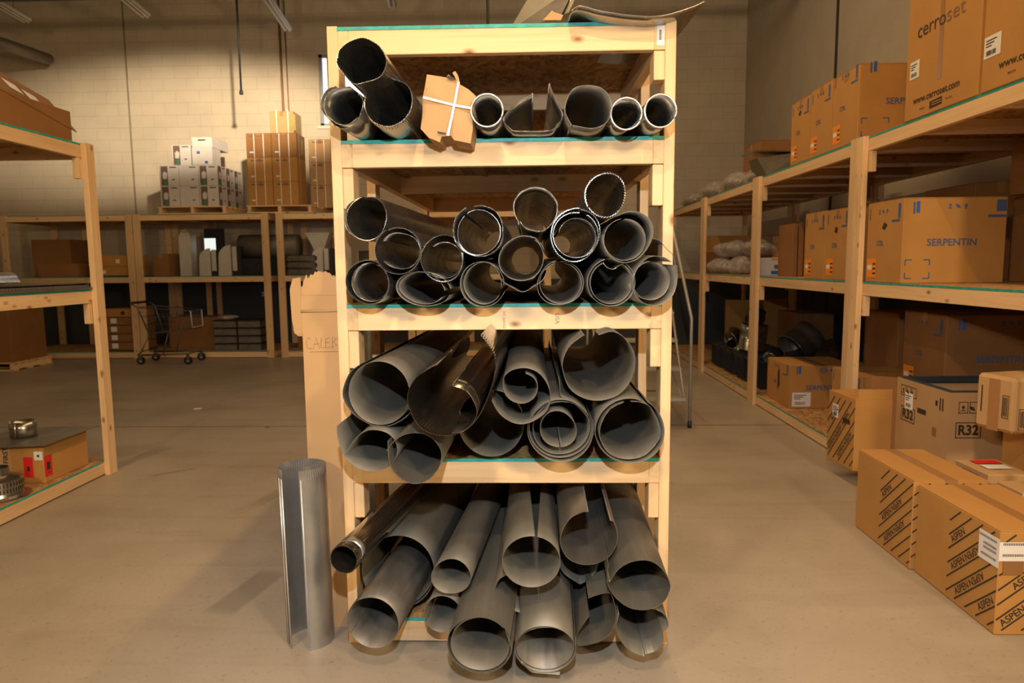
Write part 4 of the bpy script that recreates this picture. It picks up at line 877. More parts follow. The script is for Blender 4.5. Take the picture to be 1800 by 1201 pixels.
def plenum(label, loc, rz):
    t = empty('metal_boot', loc, rz); tag(t, label, 'duct fitting', None)
    bm = bmesh.new(); b = [(-.22, -.16, 0), (.22, -.16, 0), (.22, .16, 0), (-.22, .16, 0)]; u = [(-.30, -.10, .18), (.16, -.14, .24), (.16, .14, .24), (-.30, .10, .18)]
    lo = [bm.verts.new(p) for p in b]; hi = [bm.verts.new(p) for p in u]
    for i in range(4): bm.faces.new((lo[i], lo[(i+1) % 4], hi[(i+1) % 4], hi[i]))
    o = bm_obj('body', bm, M_GALV, t); o.modifiers.new('th', 'SOLIDIFY').thickness = .003
    bm = bmesh.new(); addbox(bm, (-.34, -.15, .235), (.22, .19, .25), .002); bm_obj('flange', bm, M_SHINY, t)
    tube('outlet', [(.12, -.16, .10), (.12, -.26, .06)], .06, M_BLACK, t, 16)
plenum('silver duct boot with a wide flange and black outlet, on the top deck', (2.55, 7.3, Z1+.02), .1)

# ------------------------------------------------------------------ left rack contents
t = carton('long brown carton with its lid half open on the left rack', -3.70, -3.08, 3.70, 4.72, Z1, 2.49, mat=CARD_D, flaps='open', tape=False)
lid = bmesh.new(); quad_bm(lid, [(.315, -.60, .30), (.315, .56, .09), (.15, .54, .30), (.10, -.60, .52)]); lo = bm_obj('lid', lid, CARD_D, t); lo.modifiers.new('th', 'SOLIDIFY').thickness = .005
bm = bmesh.new()
def lidpt(a, b):
    A, Bq, Cq, D = Vector((.315, -.60, .30)), Vector((.315, .56, .09)), Vector((.15, .54, .30)), Vector((.10, -.60, .52)); return (A.lerp(Bq, a)).lerp(D.lerp(Cq, a), b)+Vector((.006, 0, .004))
for a in (.56, .70): quad_bm(bm, [lidpt(a, .35), lidpt(a+.10, .35), lidpt(a+.10, .62), lidpt(a, .62)])
bm_obj('paper_label', bm, M_WHITE, lo)
# metal sheets on its middle deck
t = empty('metal_tray', (-3.35, 3.9, Z2)); tag(t, 'ribbed grey metal tray lying along the middle deck of the left rack', 'tray')
boxobj('base', (-.30, -.9, .0), (.36, .78, .012), M_GALV, t); boxobj('upper_sheet', (-.28, -.9, .035), (.30, .76, .04), M_DARKMET, t); boxobj('core', (-.26, -.88, .012), (.26, .74, .035), M_DARKMET, t)
bm = bmesh.new()
for i in range(60): addbox(bm, (.35, -.88+i*.0272, .012), (.362, -.868+i*.0272, .03))
bm_obj('ribs', bm, M_DULL, t)
o = tag(sheet('metal_sheet', smooth([(-.17, .0), (-.08, .015), (.0, .07), (.07, .06), (.10, .01)], 6), Vector((-3.38, 3.55, Z2+.045)), Vector((.12, 1, 0)).normalized(), .75, M_SHINY, seed=5, thick=.002, wob=.002), 'curled bright metal sheet on the middle deck of the left rack', 'metal sheet')
tag(sheet('metal_sheet', [(-.2, 0), (0, .012), (.18, 0)], Vector((-3.55, 3.3, Z2+.13)), Vector((0, 1, -.05)).normalized(), .8, M_GALV, seed=6, thick=.002, wob=.003), 'flat grey metal sheet under the curled one, left rack', 'metal sheet')
t = empty('upright_duct_box', (-3.75, 4.0, Z2)); tag(t, 'upright grey metal box at the left edge, middle deck of the left rack', 'duct box'); boxobj('sheet', (-.16, -.3, .0), (.14, -.27, .24), M_DULL, t, .003); boxobj('back_body', (-.16, -.27, 0), (.14, .1, .22), M_DULL, t, .003)
# bottom deck
dl = [('rect', 'R', .10, .001, .0, .0, M_TAPE, 'tape')]
t = carton('brown carton marked FIRST with red sticker on the bottom deck of the left rack', -3.52, -3.06, 4.17, 4.60, Z3, .345, mat=CARD, rz=.0, flaps='closed', tape=False,
   decals=[('rect', 'F', .36-.03, .04, .06, .13, M_RED, 'red_sticker', .0018), ('rect', 'R', .0, .04, .07, .13, M_RED, 'red_sticker', .0018), ('rect', 'F', .40, .15, .055, .055, M_WHITE, 'paper_label'), ('rect', 'F', .18, 0, .07, .24, CARD_L, 'printed_tape', .0012),
           ('text', 'F', 'FIRST', .235, .13, .032, M_INK, math.pi/2, .02), ('text', 'F', 'FIRST', .235, .01, .032, M_INK, math.pi/2, .02), ('rect', 'R', .02, .06, .03, .004, M_INK, 'label_print', .003), ('rect', 'F', .42, .17, .015, .015, M_INK, 'label_print', .003), ('rect', 'F', .35, .08, .02, .03, M_INK, 'label_print', .003), ('rect', 'R', .02, .08, .03, .05, M_INK, 'label_print', .003)])
t = empty('roof_flashing', (-3.30, 4.36, .352)); tag(t, 'flat metal flashing with a round collar lying on the FIRST carton', 'flashing')
bm = bmesh.new(); addbox(bm, (-.30, -.26, 0), (.31, .27, .003)); bm_obj('plate', bm, M_GALV, t).rotation_euler = (0, -.04, 0)
fitting_c = bmesh.new(); 
for rr in (.075,):
    tubepts = []
o = sheet('collar', arc(.075, .075, 0, 360, n=40), Vector((-.02, 0, .11)), Vector((0.01, 0.001, -1)).normalized(), .10, M_SHINY, t, wob=0)
fitting_c.free()
def vent_cap(label, loc, s=1.0):
    t = empty('vent_cap', loc); tag(t, label, 'vent cap')
    def lathe(name, prof, mat):
        bm = bmesh.new(); n = 40; rings = [[bm.verts.new((r*s*math.cos(2*math.pi*i/n), r*s*math.sin(2*math.pi*i/n), z*s)) for i in range(n)] for r, z in prof]
        for a, b in zip(rings, rings[1:]):
            for i in range(n): bm.faces.new((a[i], a[(i+1) % n], b[(i+1) % n], b[i]))
        o = bm_obj(name, bm, mat, t, True); o.modifiers.new('th', 'SOLIDIFY').thickness = .0015; o.modifiers.new('es', 'EDGE_SPLIT'); return o
    lathe('base_flange', [(.15, .0), (.16, .005), (.125, .012), (.12, .03)], M_SHINY)
    lathe('lower_drum', [(.118, .03), (.118, .065)], M_SHINY); lathe('upper_drum', [(.124, .066), (.124, .10), (.10, .115), (.06, .125)], M_SHINY)
    lathe('neck', [(.06, .125), (.055, .17)], M_SHINY)
    bm = bmesh.new()
    for i in range(44):
        a = 2*math.pi*i/44; c, q = math.cos(a), math.sin(a)
        for zz in (.034, .070):
            R0_ = (.1195 if zz < .05 else .1255)*s; tx, ty = -q*.003*s, c*.003*s
            quad_bm(bm, [(R0_*c-tx, R0_*q-ty, zz*s), (R0_*c+tx, R0_*q+ty, zz*s), (R0_*c+tx, R0_*q+ty, (zz+.024)*s), (R0_*c-tx, R0_*q-ty, (zz+.024)*s)])
    bm_obj('vent_slots', bm, M_BLACK, t)
vent_cap('shiny slotted round vent cap on the bottom deck of the left rack', (-3.17, 3.93, Z3+.002), 1.02)
fitting('shiny steel tee fitting tipped over behind the vent cap at the left edge', (-3.42, 4.02, .24), .055, .14, (.5, -.8, 0), elbow=True, group=None)
# big carton on a pallet far left
def pallet(label, cx, cy, z, w_=1.1, d=1.0, h=.12, group=None):
    t = empty('pallet', (cx, cy, z)); tag(t, label, 'pallet', group); hx, hy = w_/2, d/2
    for k in range(3):
        x = -hx+.02+k*(w_-.04-.05)/2; boxobj('stringer', (x, -hy, .018), (x+.05, hy, h-.018), WY, t, .002)
    for k in range(6):
        y = -hy+k*(d-.09)/5; boxobj('top_board', (-hx, y, h-.018), (hx, y+.09, h), WX, t, .002)
        if k % 2 == 0 or k == 5: boxobj('bottom_board', (-hx, y, 0), (hx, y+.09, .018), WX, t, .002)
pallet('low wooden pallet on the floor at far left under a large dark carton', -7.9, 10.0, .001, 1.1, .8)
carton('large dark brown carton on a floor pallet at the far left', -8.4, -7.42, 9.65, 10.38, .122, 1.13, mat=CARD_D, decals=())

# ------------------------------------------------------------------ tall opened cardboard box beside the main rack
t = empty('tall_cardboard_box', (-.80, 2.72, 0)); tag(t, 'tall narrow cardboard box with torn top and handwriting CALEBS, left of the middle rack', 'box')
bm = bmesh.new(); hx = .068
# sides and back; front slightly bulged with torn upper edge
bx0, bx1, by0, by1, H_ = -.082, .082, -.075, .16, 1.37
addbox(bm, (bx0, by1-.005, .0), (bx1, by1, H_)); addbox(bm, (bx0, by0+.005, 0), (bx0+.005, by1-.005, H_)); addbox(bm, (bx1-.005, by0+.005, 0), (bx1, by1-.005, H_))
r = random.Random(3); n = 28; top = [H_+.02+.012*r.random()+(.03*math.sin(math.pi*min(1, max(0, (i/n-.1)/.8)))) for i in range(n+1)]
top[:5] = [H_-.04, H_-.01, H_+.02, H_+.03, H_+.045]
for i in range(n):
    xa, xb = bx0+(bx1-bx0)*i/n, bx0+(bx1-bx0)*(i+1)/n
    vs = [(xa, by0, 0), (xb, by0, 0), (xb, by0, top[i+1]), (xa, by0, top[i])]
    vb = [(x, y+.005, z) for x, y, z in vs]
    quad_bm(bm, vs); quad_bm(bm, vb[::-1]); quad_bm(bm, [vs[3], vs[2], vb[2], vb[3]])
    if i == 0: quad_bm(bm, [vs[0], vs[3], vb[3], vb[0]])
    if i == n-1: quad_bm(bm, [vs[1], vb[1], vb[2], vs[2]])
bm_obj('body', bm, CARD_L, t)
tube('fold_ridge', [(bx0-.002, by0-.001, 1.275), (bx1, by0-.001, 1.277)], .0055, CARD_L, t, 8)
boxobj('upper_crease', (bx0, by0-.0012, 1.335), (bx1, by0-.0002, 1.338), CARD_P, t)
bm = bmesh.new(); fr = [(-.085, 1.405), (-.115, 1.40), (-.128, 1.36), (-.127, 1.30), (-.125, 1.24), (-.118, 1.19), (-.104, 1.178), (-.094, 1.19), (-.086, 1.188)]
for q in range(len(fr)-1):
    a, b = fr[q], fr[q+1]; quad_bm(bm, [(a[0], by0+.012, a[1]), (b[0], by0+.012, b[1]), (-.083, by0+.004, b[1]), (-.083, by0+.004, a[1])])
ff = bm_obj('torn_side_flap', bm, CARD_L, t); ff.modifiers.new('th', 'SOLIDIFY').thickness = .004
bm = bmesh.new()   # handwriting strokes
strokes = [[(.16, .8), (.06, .98), (.0, .6), (.02, .15), (.18, .1)], [(.22, .1), (.33, .95), (.42, .1)], [(.25, .45), (.42, .5)], [(.50, .95), (.46, .15), (.60, .22)], [(.78, .95), (.64, .85), (.63, .15), (.78, .25)], [(.62, .55), (.76, .6)], [(.84, .15), (.86, 1.0), (.98, .85), (.88, .6), (1.0, .4), (.84, .15)], [(1.2, 1.1), (1.02, .95), (1.08, .6), (1.2, .35), (1.02, .1)], [(.1, -.15), (1.2, -.12)]]
for s_ in strokes:
    tube_bm(bm, [(-.068+x*.118, by0-.001, 1.125+y*.05) for x, y in s_], .0008, 5)
bm_obj('handwriting', bm, M_GREY, t)

# ------------------------------------------------------------------ strapped cardboard wrap on the second deck
Yc = 2.36
def P2(px, py, Y=Yc): return atY(px, py, Y)
fp = [(750, 130), (776, 134), (795, 138), (805, 146), (824, 157), (836, 168), (830, 200), (831, 226), (827, 252), (798, 246), (792, 238), (776, 240), (773, 250), (754, 242), (739, 226), (742, 200), (743, 168), (747, 150)]
o0 = P2(790, 245)
t = empty('strapped_cardboard_wrap', tuple(o0)); tag(t, 'bundle wrapped in brown cardboard with crossed white straps on the second deck', 'package')
bm = bmesh.new(); dv = ray(*V0).normalized(); rr_ = random.Random(2)
F0 = [P2(*p)-o0 for p in fp]; B0 = [p+dv*.9+Vector((0, 0, 0)) for p in F0]
va = [bm.verts.new(p+dv*(.006*rr_.random())) for p in F0]; vb = [bm.verts.new(p) for p in B0]
cv = bm.verts.new(P2(789, 195)-o0-dv*.012)
for i in range(len(va)):
    j = (i+1) % len(va); bm.faces.new((va[j], va[i], cv)); bm.faces.new((va[i], va[j], vb[j], vb[i]))
bm.faces.new(vb)
bm_obj('wrap', bm, CARD_L, t)
def ribbon(nm, pts, w_, mat, off=.016):
    bm = bmesh.new(); q = [P2(*p)-o0-dv*off for p in pts]
    for a, b in zip(q, q[1:]):
        d = (b-a).normalized(); nrm = d.cross(dv).normalized()*w_/2; fsx = [a-nrm, b-nrm, b+nrm, a+nrm]; quad_bm(bm, [tuple(x) for x in fsx])
    o = bm_obj(nm, bm, mat, t); o.modifiers.new('th', 'SOLIDIFY').thickness = .0012; return o
ribbon('strap', [(807, 146), (800, 184), (788, 240)], .0078, M_STRAP); ribbon('strap', [(745, 173), (800, 187), (828, 192)], .0072, M_STRAP)
ribbon('torn_tab', [(806, 148), (803, 135), (798, 127)], .011, CARD_L, .004); ribbon('torn_tab', [(787, 133), (797, 141), (804, 144)], .008, CARD_L, .002)
bm = bmesh.new()
for q in ([(788, 134), (803, 141), (801, 143), (787, 140)], [(769, 232), (785, 235), (784, 237), (772, 236)]): quad_bm(bm, [tuple(P2(*p)-o0-dv*.0125) for p in q])
bm_obj('hand_hole', bm, M_INK, t)

# ------------------------------------------------------------------ things on top of the middle rack
T0 = 2.278
def poly_sheet(name, label, pts, th, mat, cat):
    c = sum((Vector(p) for p in pts), Vector())/len(pts); bm = bmesh.new(); quad_bm(bm, [tuple(Vector(p)-c) for p in pts]); o = bm_obj(name, bm, mat); o.location = c
    m = o.modifiers.new('th', 'SOLIDIFY'); m.thickness = th; m.offset = 0; return tag(o, label, cat)
a_ = [atY(894, 38, 2.62), atY(985, 30, 2.60), atY(1012, -25, 2.80), atY(950, -40, 2.84)]
a_[0].z = T0+.004
poly_sheet('metal_sheet', 'scratched metal sheet sloping up on top of the middle rack', [tuple(p) for p in a_], .002, M_DULL, 'metal sheet')
poly_sheet('metal_sheet', 'narrow pale metal strip behind the sloping scratched sheet, on top of the middle rack', [tuple(atY(*p)) for p in ((982, 30, 2.64), (1000, 22, 2.66), (1019, -20, 2.80), (992, -25, 2.80))], .002, M_SHINY, 'metal sheet')
o = sheet('metal_sheet', smooth([(-.20, .035), (-.17, .05), (-.10, .034), (0, .020), (.10, .018), (.20, .045), (.245, .065)], 6), atY(1110, 38, 2.42)+Vector((0, 0, -.0)), Vector((-.05, 1, .0)).normalized(), .55, M_SHINY, None, wob=0, thick=.0025)
tag(o, 'wide curved bright metal sheet poking forward over the top beam at right', 'metal sheet')
poly_sheet('teal_board', 'thin teal painted board lying under the curved sheet on top of the rack', [(.19, 2.55, T0+.012), (.42, 2.56, T0+.006), (.42, 2.9, T0+.006), (.19, 2.9, T0+.02)], .010, TEAL, 'board')
bm = bmesh.new(); cp = [atY(*p, 2.56) for p in ((954, 36), (963, 27), (970, 19), (974, 22), (990, 27), (986, 36))]; c = cp[0]; quad_bm(bm, [tuple(p-c) for p in cp]); o = bm_obj('cardboard_scrap', bm, CARD_L); o.location = c; o.modifiers.new('th', 'SOLIDIFY').thickness = .004; tag(o, 'torn scrap of brown cardboard on top of the middle rack', 'cardboard scrap')

# ------------------------------------------------------------------ stacks on the back racks
g1, g2 = 'white printed cartons stacked on a pallet, top of the back rack', 'strapped brown cartons stacked on a pallet, top of the back rack'
pallet('pallet on the back rack under the white printed cartons', -5.30, 11.42, Z1, 1.10, 1.0)
pallet('pallet on the back rack under the strapped brown cartons', -3.92, 11.42, Z1, 1.04, 1.0)
def white_decals(w_, h, full=True):
    o = []
    for f in ('F', 'R'):
        if full: o += [('rect', f, w_*.08, .01, w_*.36, h*.93, M_BROWNPR, 'printed_picture'), ('poly', f, [(w_*.22, h*.02), (w_*.40, h*.02), (w_*.34, h*.35), (w_*.27, h*.35)], M_GREEN, 'printed_picture_front', .0022), ('poly', f, [(w_*.18, h*.35), (w_*.38, h*.35), (w_*.42, h*.62), (w_*.28, h*.72), (w_*.16, h*.6)], M_WBOX, 'printed_picture_light', .0024)]
        o += [('rect', f, w_*.55, h*.88, w_*.35, h*.05, M_INK, 'printed_title'), ('rect', f, w_*.65, h*.28, w_*.15, h*.05, M_INK, 'printed_title')]
    return o
def wname(l): return l
zz = Z1+.121; cw, chh = .30, .315
rows = ['bottom', 'second']
for k in range(2):
    for i, nm in enumerate(('left', 'middle', 'right')):
        x = -5.80+i*.308; carton('white printed carton, %s of the %s row at the pallet front' % (nm, rows[k]), x, x+cw, 10.95, 11.25, zz+k*(chh+.001), zz+k*(chh+.001)+chh, mat=M_WBOX, group=g1, tape=False, decals=white_decals(cw, chh, i != 1))
    for i in range(2):
        carton('white printed carton on the side of the stack, %s row, %s from the front' % (rows[k], ('second', 'third')[i]), -5.184, -4.884, 11.255+i*.31, 11.555+i*.31, zz+k*(chh+.001), zz+k*(chh+.001)+chh, mat=M_WBOX, group=g1, tape=False, decals=white_decals(cw, chh))
carton('white printed carton alone at left on the third row', -5.60, -5.30, 10.98, 11.28, zz+.633, zz+.633+chh, mat=M_WBOX, group=g1, tape=False, decals=white_decals(cw, chh))
carton('white carton with two blue spots on the third row of the stack', -5.27, -4.95, 10.95, 11.25, zz+.633, zz+.633+.27, mat=M_WBOX, group=g1, tape=False, decals=[('rect', 'F', .08, .17, .05, .04, M_BLUE2, 'blue_spot'), ('rect', 'F', .2, .02, .05, .04, M_BLUE2, 'blue_spot')])
carton('flat white carton crowning the white stack', -5.27, -4.95, 10.97, 11.55, zz+.904, zz+1.06, mat=M_WBOX, group=g1, tape=False, decals=[('rect', 'F', .1, .1, .12, .02, M_INK, 'printed_title')])
zz = Z1+.121; bw, bh = .388, .367
def brown(label, i, k, y=10.96, strap=True, w_=bw, **kw):
    x = -4.41+i*(bw+.008)
    d = [('rect', 'F', w_*.15, bh*.85, w_*.5, .02, M_BROWNPR, 'printed_title'), ('rect', 'F', .05, .07, .06, .02, M_WHITE, 'paper_label')]
    if strap: d += [('rect', 'F', w_*.30, 0, .012, bh-.01, M_STRAP, 'strap', .002), ('rect', 'F', w_*.68, 0, .012, bh-.01, M_STRAP, 'strap', .002)]
    d += [('rect', 'R', .22, .08, .10, .22, M_YELLOW, 'yellow_print')] + [('rect', 'R', .12, 0, .012, bh-.01, M_STRAP, 'strap', .002)]
    carton(label, x, x+w_, y, y+.42, zz+k*(bh+.001), zz+k*(bh+.001)+bh, mat=kw.get('mat', CARD_P), group=g2, decals=d)
nmr = ('bottom', 'second', 'third')
for k in range(3):
    for i in (0, 1):
        brown('strapped brown carton, %s of the %s row at the pallet front' % (('left', 'right')[i], nmr[k]), i, k, mat=CARD if k < 2 else CARD_D)
    brown('strapped brown carton behind at right, %s row' % nmr[k], 2, k, y=11.55, w_=.36) 
carton('single strapped brown carton crowning the brown stack', -4.03, -3.66, 10.98, 11.36, zz+1.105, zz+1.43, mat=CARD_P, group=g2, decals=[('rect', 'F', .10, 0, .012, .35, M_STRAP, 'strap', .002), ('rect', 'F', .28, 0, .012, .35, M_STRAP, 'strap', .002), ('rect', 'F', .30, .03, .10, .25, M_YELLOW, 'yellow_print'), ('rect', 'R', .2, .03, .10, .25, M_YELLOW, 'yellow_print')])
# middle deck, back racks
def B2(px, py, Y): p = atY(px, py, Y); return p.x, p.z
gbk = 'brown cartons on the middle deck of the left back rack'
carton('flat brown carton, lower of two on the middle deck behind the left rack post', -7.05, -6.33, 11.0, 11.5, Z2+.02, Z2+.165, decals=[('rect', 'F', .2, .03, .06, .06, M_WHITE, 'paper_label')])
carton('flat brown carton, upper of two on the middle deck behind the left rack post', -7.07, -6.36, 11.0, 11.5, Z2+.167, Z2+.34, decals=[('rect', 'F', .45, .05, .06, .06, M_WHITE, 'paper_label')])
carton('low dark carton at left on the middle deck of the leftmost back rack', -7.9, -7.25, 11.0, 11.4, Z2, Z2+.22, mat=CARD_D)
carton('tall dark carton at the far left, middle deck of the leftmost back rack', -8.3, -7.65, 11.45, 11.95, Z2, Z2+.62, mat=CARD_D)
carton('dark brown carton at left on the middle deck of the centre back rack', -6.08, -5.82, 11.1, 11.5, Z2, Z2+.36, mat=CARD_D)
for i in range(5):
    carton('flat brown carton with white label, bottom-deck stack, %s from the bottom' % ('first', 'second', 'third', 'fourth', 'topmost')[i], -6.90, -6.32, 11.0, 11.5, Z3+.02+i*.135, Z3+.148+i*.135, group='flat cartons stacked on the bottom deck by the cart', mat=CARD_D if i < 4 else CARD, decals=[('rect', 'F', .12, .03, .10, .08, M_WHITE, 'paper_label')] if i < 4 else [('rect', 'F', .3, .03, .06, .06, M_INK, 'printed_mark')])
carton('dark brown carton on the bottom deck behind the shopping cart', -6.02, -5.1, 11.35, 11.85, Z3, Z3+.52, mat=CARD_D)
# arched return-air boots
def arch_boot(label, x, w_=.20, h=.52, y=11.05, gr='arched metal boots on the back rack'):
    t = empty('metal_boot', (x, y, Z2)); tag(t, label, 'duct fitting', gr)
    def prof(w2, h2): return [(0, 0), (w2, 0), (w2, h2)] + [(w2-w2*.95*math.sin(a), h2*.62+h2*.38*math.cos(a)) for a in [i*math.pi/2/8 for i in range(1, 9)]]
    for nm, y0, y1, m, dx, ww, hh in (('front_plate', 0, .01, M_PIPEW, 0, w_, h), ('back_body', .012, .35, M_DARKMET, w_*1.02, w_*.75, h*.96)):
        bm = bmesh.new(); P = prof(ww, hh); a = [bm.verts.new((p[0]+dx, y0, p[1])) for p in P]; b = [bm.verts.new((p[0]+dx, y1, p[1])) for p in P]
        n = len(P); bm.faces.new(a); bm.faces.new(b[::-1])
        for i in range(n): bm.faces.new((a[i], b[i], b[(i+1) % n], a[(i+1) % n]))
        bm_obj(nm, bm, m, t)
    boxobj('side_flange', (w_*1.12, -.01, .08), (w_*1.12+.07, .004, h*.95), M_PIPEW, t)
x1, _ = B2(348, 480, 11.0); x2, _ = B2(382, 480, 11.0); x3, _ = B2(546, 480, 11.0)
arch_boot('pale arched metal boot, left one of the pair on the back rack', x1, .19, .44)
arch_boot('pale arched metal boot, right one of the pair on the back rack', x2, .21, .49)
arch_boot('pale arched metal boot behind the torn top of the tall cardboard box', x3, .19, .44)
# pointed pale panel + reflective panel
t = empty('pointed_duct_boot', (-5.6, 11.2, Z2)); tag(t, 'tall pale metal boot with a pointed top on the back rack', 'duct fitting')
bm = bmesh.new(); P = [(-.09, 0), (.10, 0), (.10, .66), (.04, .75), (-.02, .75), (-.09, .64)]; a = [bm.verts.new((p[0], 0, p[1])) for p in P]; b = [bm.verts.new((p[0], .2, p[1])) for p in P]; bm.faces.new(a); bm.faces.new(b[::-1])
for i in range(6): bm.faces.new((a[i], b[i], b[(i+1) % 6], a[(i+1) % 6]))
bm_obj('body', bm, M_PIPEW, t); boxobj('clip', (-.02, -.012, .70), (.05, 0, .74), CARD_L, t)
t = empty('mirror_panel', (-5.29, 11.6, Z2)); tag(t, 'shiny panel reflecting a bright window, behind the pointed pale one', 'panel')
boxobj('dark_glass', (-.17, 0, .42), (.17, .02, .78), M_BLACK, t, .002); mm, nt, pb = new_mat('painted_window_reflection'); pb.inputs['Emission Color'].default_value = (.85, .95, .9, 1); pb.inputs['Emission Strength'].default_value = .9
boxobj('reflection_pane', (-.165, -.006, .41), (-.02, 0, .63), mm, t, .03) if False else boxobj('reflection_pane', (-.165, -.006, .41), (.025, -.001, .62), mm, t)  # glowing pane stands in for the window's reflection in the panel
boxobj('lower_sheet', (-.20, -.01, 0), (.22, .01, .41), M_GALV, t)
# long rounded duct lying across
t = empty('large_duct', (-4.33, 11.35, Z2)); tag(t, 'large rounded metal duct lying across two back racks', 'duct')
bm = bmesh.new(); tube_bm(bm, [(-.40, 0, .46), (.55, 0, .46)], .20, 20); bm_obj('upper_half', bm, M_DULL, t, True); boxobj('lower_body', (-.36, -.19, 0), (.5, .19, .28), M_DARKMET, t, .01)
t = empty('metal_funnel', (-3.42, 11.3, Z2+.33)); tag(t, 'pale metal funnel standing above shiny duct sections on the back rack', 'duct fitting')
bm = bmesh.new(); lo = [bm.verts.new((x*.05, y*.05, 0)) for x, y in ((-1, -1), (1, -1), (1, 1), (-1, 1))]; hi = [bm.verts.new((x*.19, y*.12, .33)) for x, y in ((-1, -1), (1, -1), (1, 1), (-1, 1))]
for i in range(4): bm.faces.new((lo[i], lo[(i+1) % 4], hi[(i+1) % 4], hi[i]))
o = bm_obj('hopper', bm, M_PIPEW, t); o.modifiers.new('th', 'SOLIDIFY').thickness = .004; boxobj('top_rim', (-.20, -.13, .33), (.20, .13, .345), M_PIPEW, t)
for i in range(3):
    t = empty('duct_section', (-3.66, 11.15, Z2+.002+i*.108)); tag(t, 'flat shiny duct section under the funnel, %s one' % ('lowest', 'middle', 'upper')[i], 'duct', 'flat duct sections under the funnel')
    boxobj('channel', (-.24, -.12, 0), (.24, .2, .10), M_SHINY, t, .012); boxobj('end_rail', (.24, -.12, .02), (.26, .2, .08), M_DARKMET, t)
# grey metal registers bottom deck
for c_, (x, n_) in enumerate(((-4.92, 4), (-4.53, 4))):
    for i in range(n_):
        t = empty('metal_tray', (x, 11.2, Z3+.001+i*.125+c_*0)); tag(t, 'grey metal tray on the bottom deck, %s column, %s from the bottom' % (('left', 'right')[c_], ('first', 'second', 'third', 'fourth')[i]), 'tray', 'grey metal trays on the bottom deck')
        boxobj('tray_body', (-.18, -.2, 0), (.18, .2, .10), M_DULL, t, .004); boxobj('lid_line', (-.185, -.205, .10), (.185, .2, .122), M_DARKMET, t, .002)
o = bag('crumpled clear plastic on the left column of grey trays', (-4.92, 11.15, Z3+.503), (.15, .15, .04), 21, None, False)
carton('dark brown carton on the bottom deck right of the grey trays', -3.85, -3.2, 11.3, 11.8, Z3, Z3+.32, mat=CARD_D)
# outlets on the dark wall
for nm, px_ in (('left', 367), ('right', 464)):
    p = atY(px_, 517, YB); t = empty('wall_outlet', (p.x, YB-.001, p.z)); tag(t, 'small square outlet plate on the dark back wall, %s one' % nm, 'outlet', None)
    boxobj('cover_plate', (-.05, -.008, -.05), (.05, 0, .05), M_GREY, t, .003); boxobj('socket', (-.03, -.011, -.035), (.03, -.008, -.005), M_WHITE, t, .001); boxobj('socket', (-.03, -.011, .005), (.03, -.008, .035), M_WHITE, t, .001)

# ------------------------------------------------------------------ shopping cart
t = empty('shopping_cart', (-5.55, 10.42, 0)); tag(t, 'grey wire shopping cart standing in front of the back racks', 'shopping cart')
M_CART = metal('cart_chrome', (.16, .155, .15), .4, .6, .1)
bm = bmesh.new()
top = [(-.30, -.24, .86), (.46, -.17, .80), (.46, .17, .80), (-.30, .24, .86)]; bot = [(-.17, -.20, .46), (.44, -.14, .52), (.44, .14, .52), (-.17, .20, .46)]
for lst in (top, bot): tube_bm(bm, lst+[lst[0]], .007, 6)
def lerp(a, b, k): return tuple(a[i]+(b[i]-a[i])*k for i in range(3))
for i in range(4):
    j = (i+1) % 4
    for k in range(12 if i % 2 == 0 else 7):
        q = k/(11 if i % 2 == 0 else 6); tube_bm(bm, [lerp(top[i], top[j], q), lerp(bot[i], bot[j], q)], .0022, 4)
    for h in (.33, .66): tube_bm(bm, [lerp(top[i], bot[i], h), lerp(top[j], bot[j], h)], .003, 4)
for k in range(8): tube_bm(bm, [lerp(bot[0], bot[1], k/7), lerp(bot[3], bot[2], k/7)], .0022, 4)
bm_obj('basket', bm, M_CART, t, True)
bm = bmesh.new()
for s in (-1, 1):
    tube_bm(bm, [(-.40, .25*s, .92), (-.30, .24*s, .86), (-.17, .20*s, .45), (-.30, .22*s, .20), (-.36, .22*s, .14), (.42, .20*s, .16)], .012, 8); tube_bm(bm, [(.10, .16*s, .49), (.06, .2*s, .30), (.02, .2*s, .16)], .008, 6)
tube_bm(bm, [(.40, -.2, .16), (.40, .2, .16)], .010, 6); tube_bm(bm, [(-.30, -.22, .20), (-.30, .22, .20)], .010, 6)
bm_obj('frame', bm, M_CART, t, True)
tube('bumper', [(.46, -.17, .80), (.47, -.17, .55), (.47, .17, .55), (.46, .17, .80)], .012, M_PIPEW, t)
tube('handle', [(-.42, -.25, .925), (-.42, .25, .925)], .018, M_BLACK, t, 10)
for x in (-.32, .40):
    for s in (-1, 1):
        bm = bmesh.new(); tube_bm(bm, [(x, .21*s-.014, .062), (x, .21*s+.014, .062)], .06, 20); w1 = bm_obj('wheel', bm, M_BLACK, t); bm = bmesh.new(); tube_bm(bm, [(x, .21*s-.017, .062), (x, .21*s+.017, .062)], .026, 14); bm_obj('hub', bm, M_PIPEW, w1)
        boxobj('fork', (x-.02, .21*s-.022, .06), (x+.03, .21*s-.017, .15), M_CART, t)

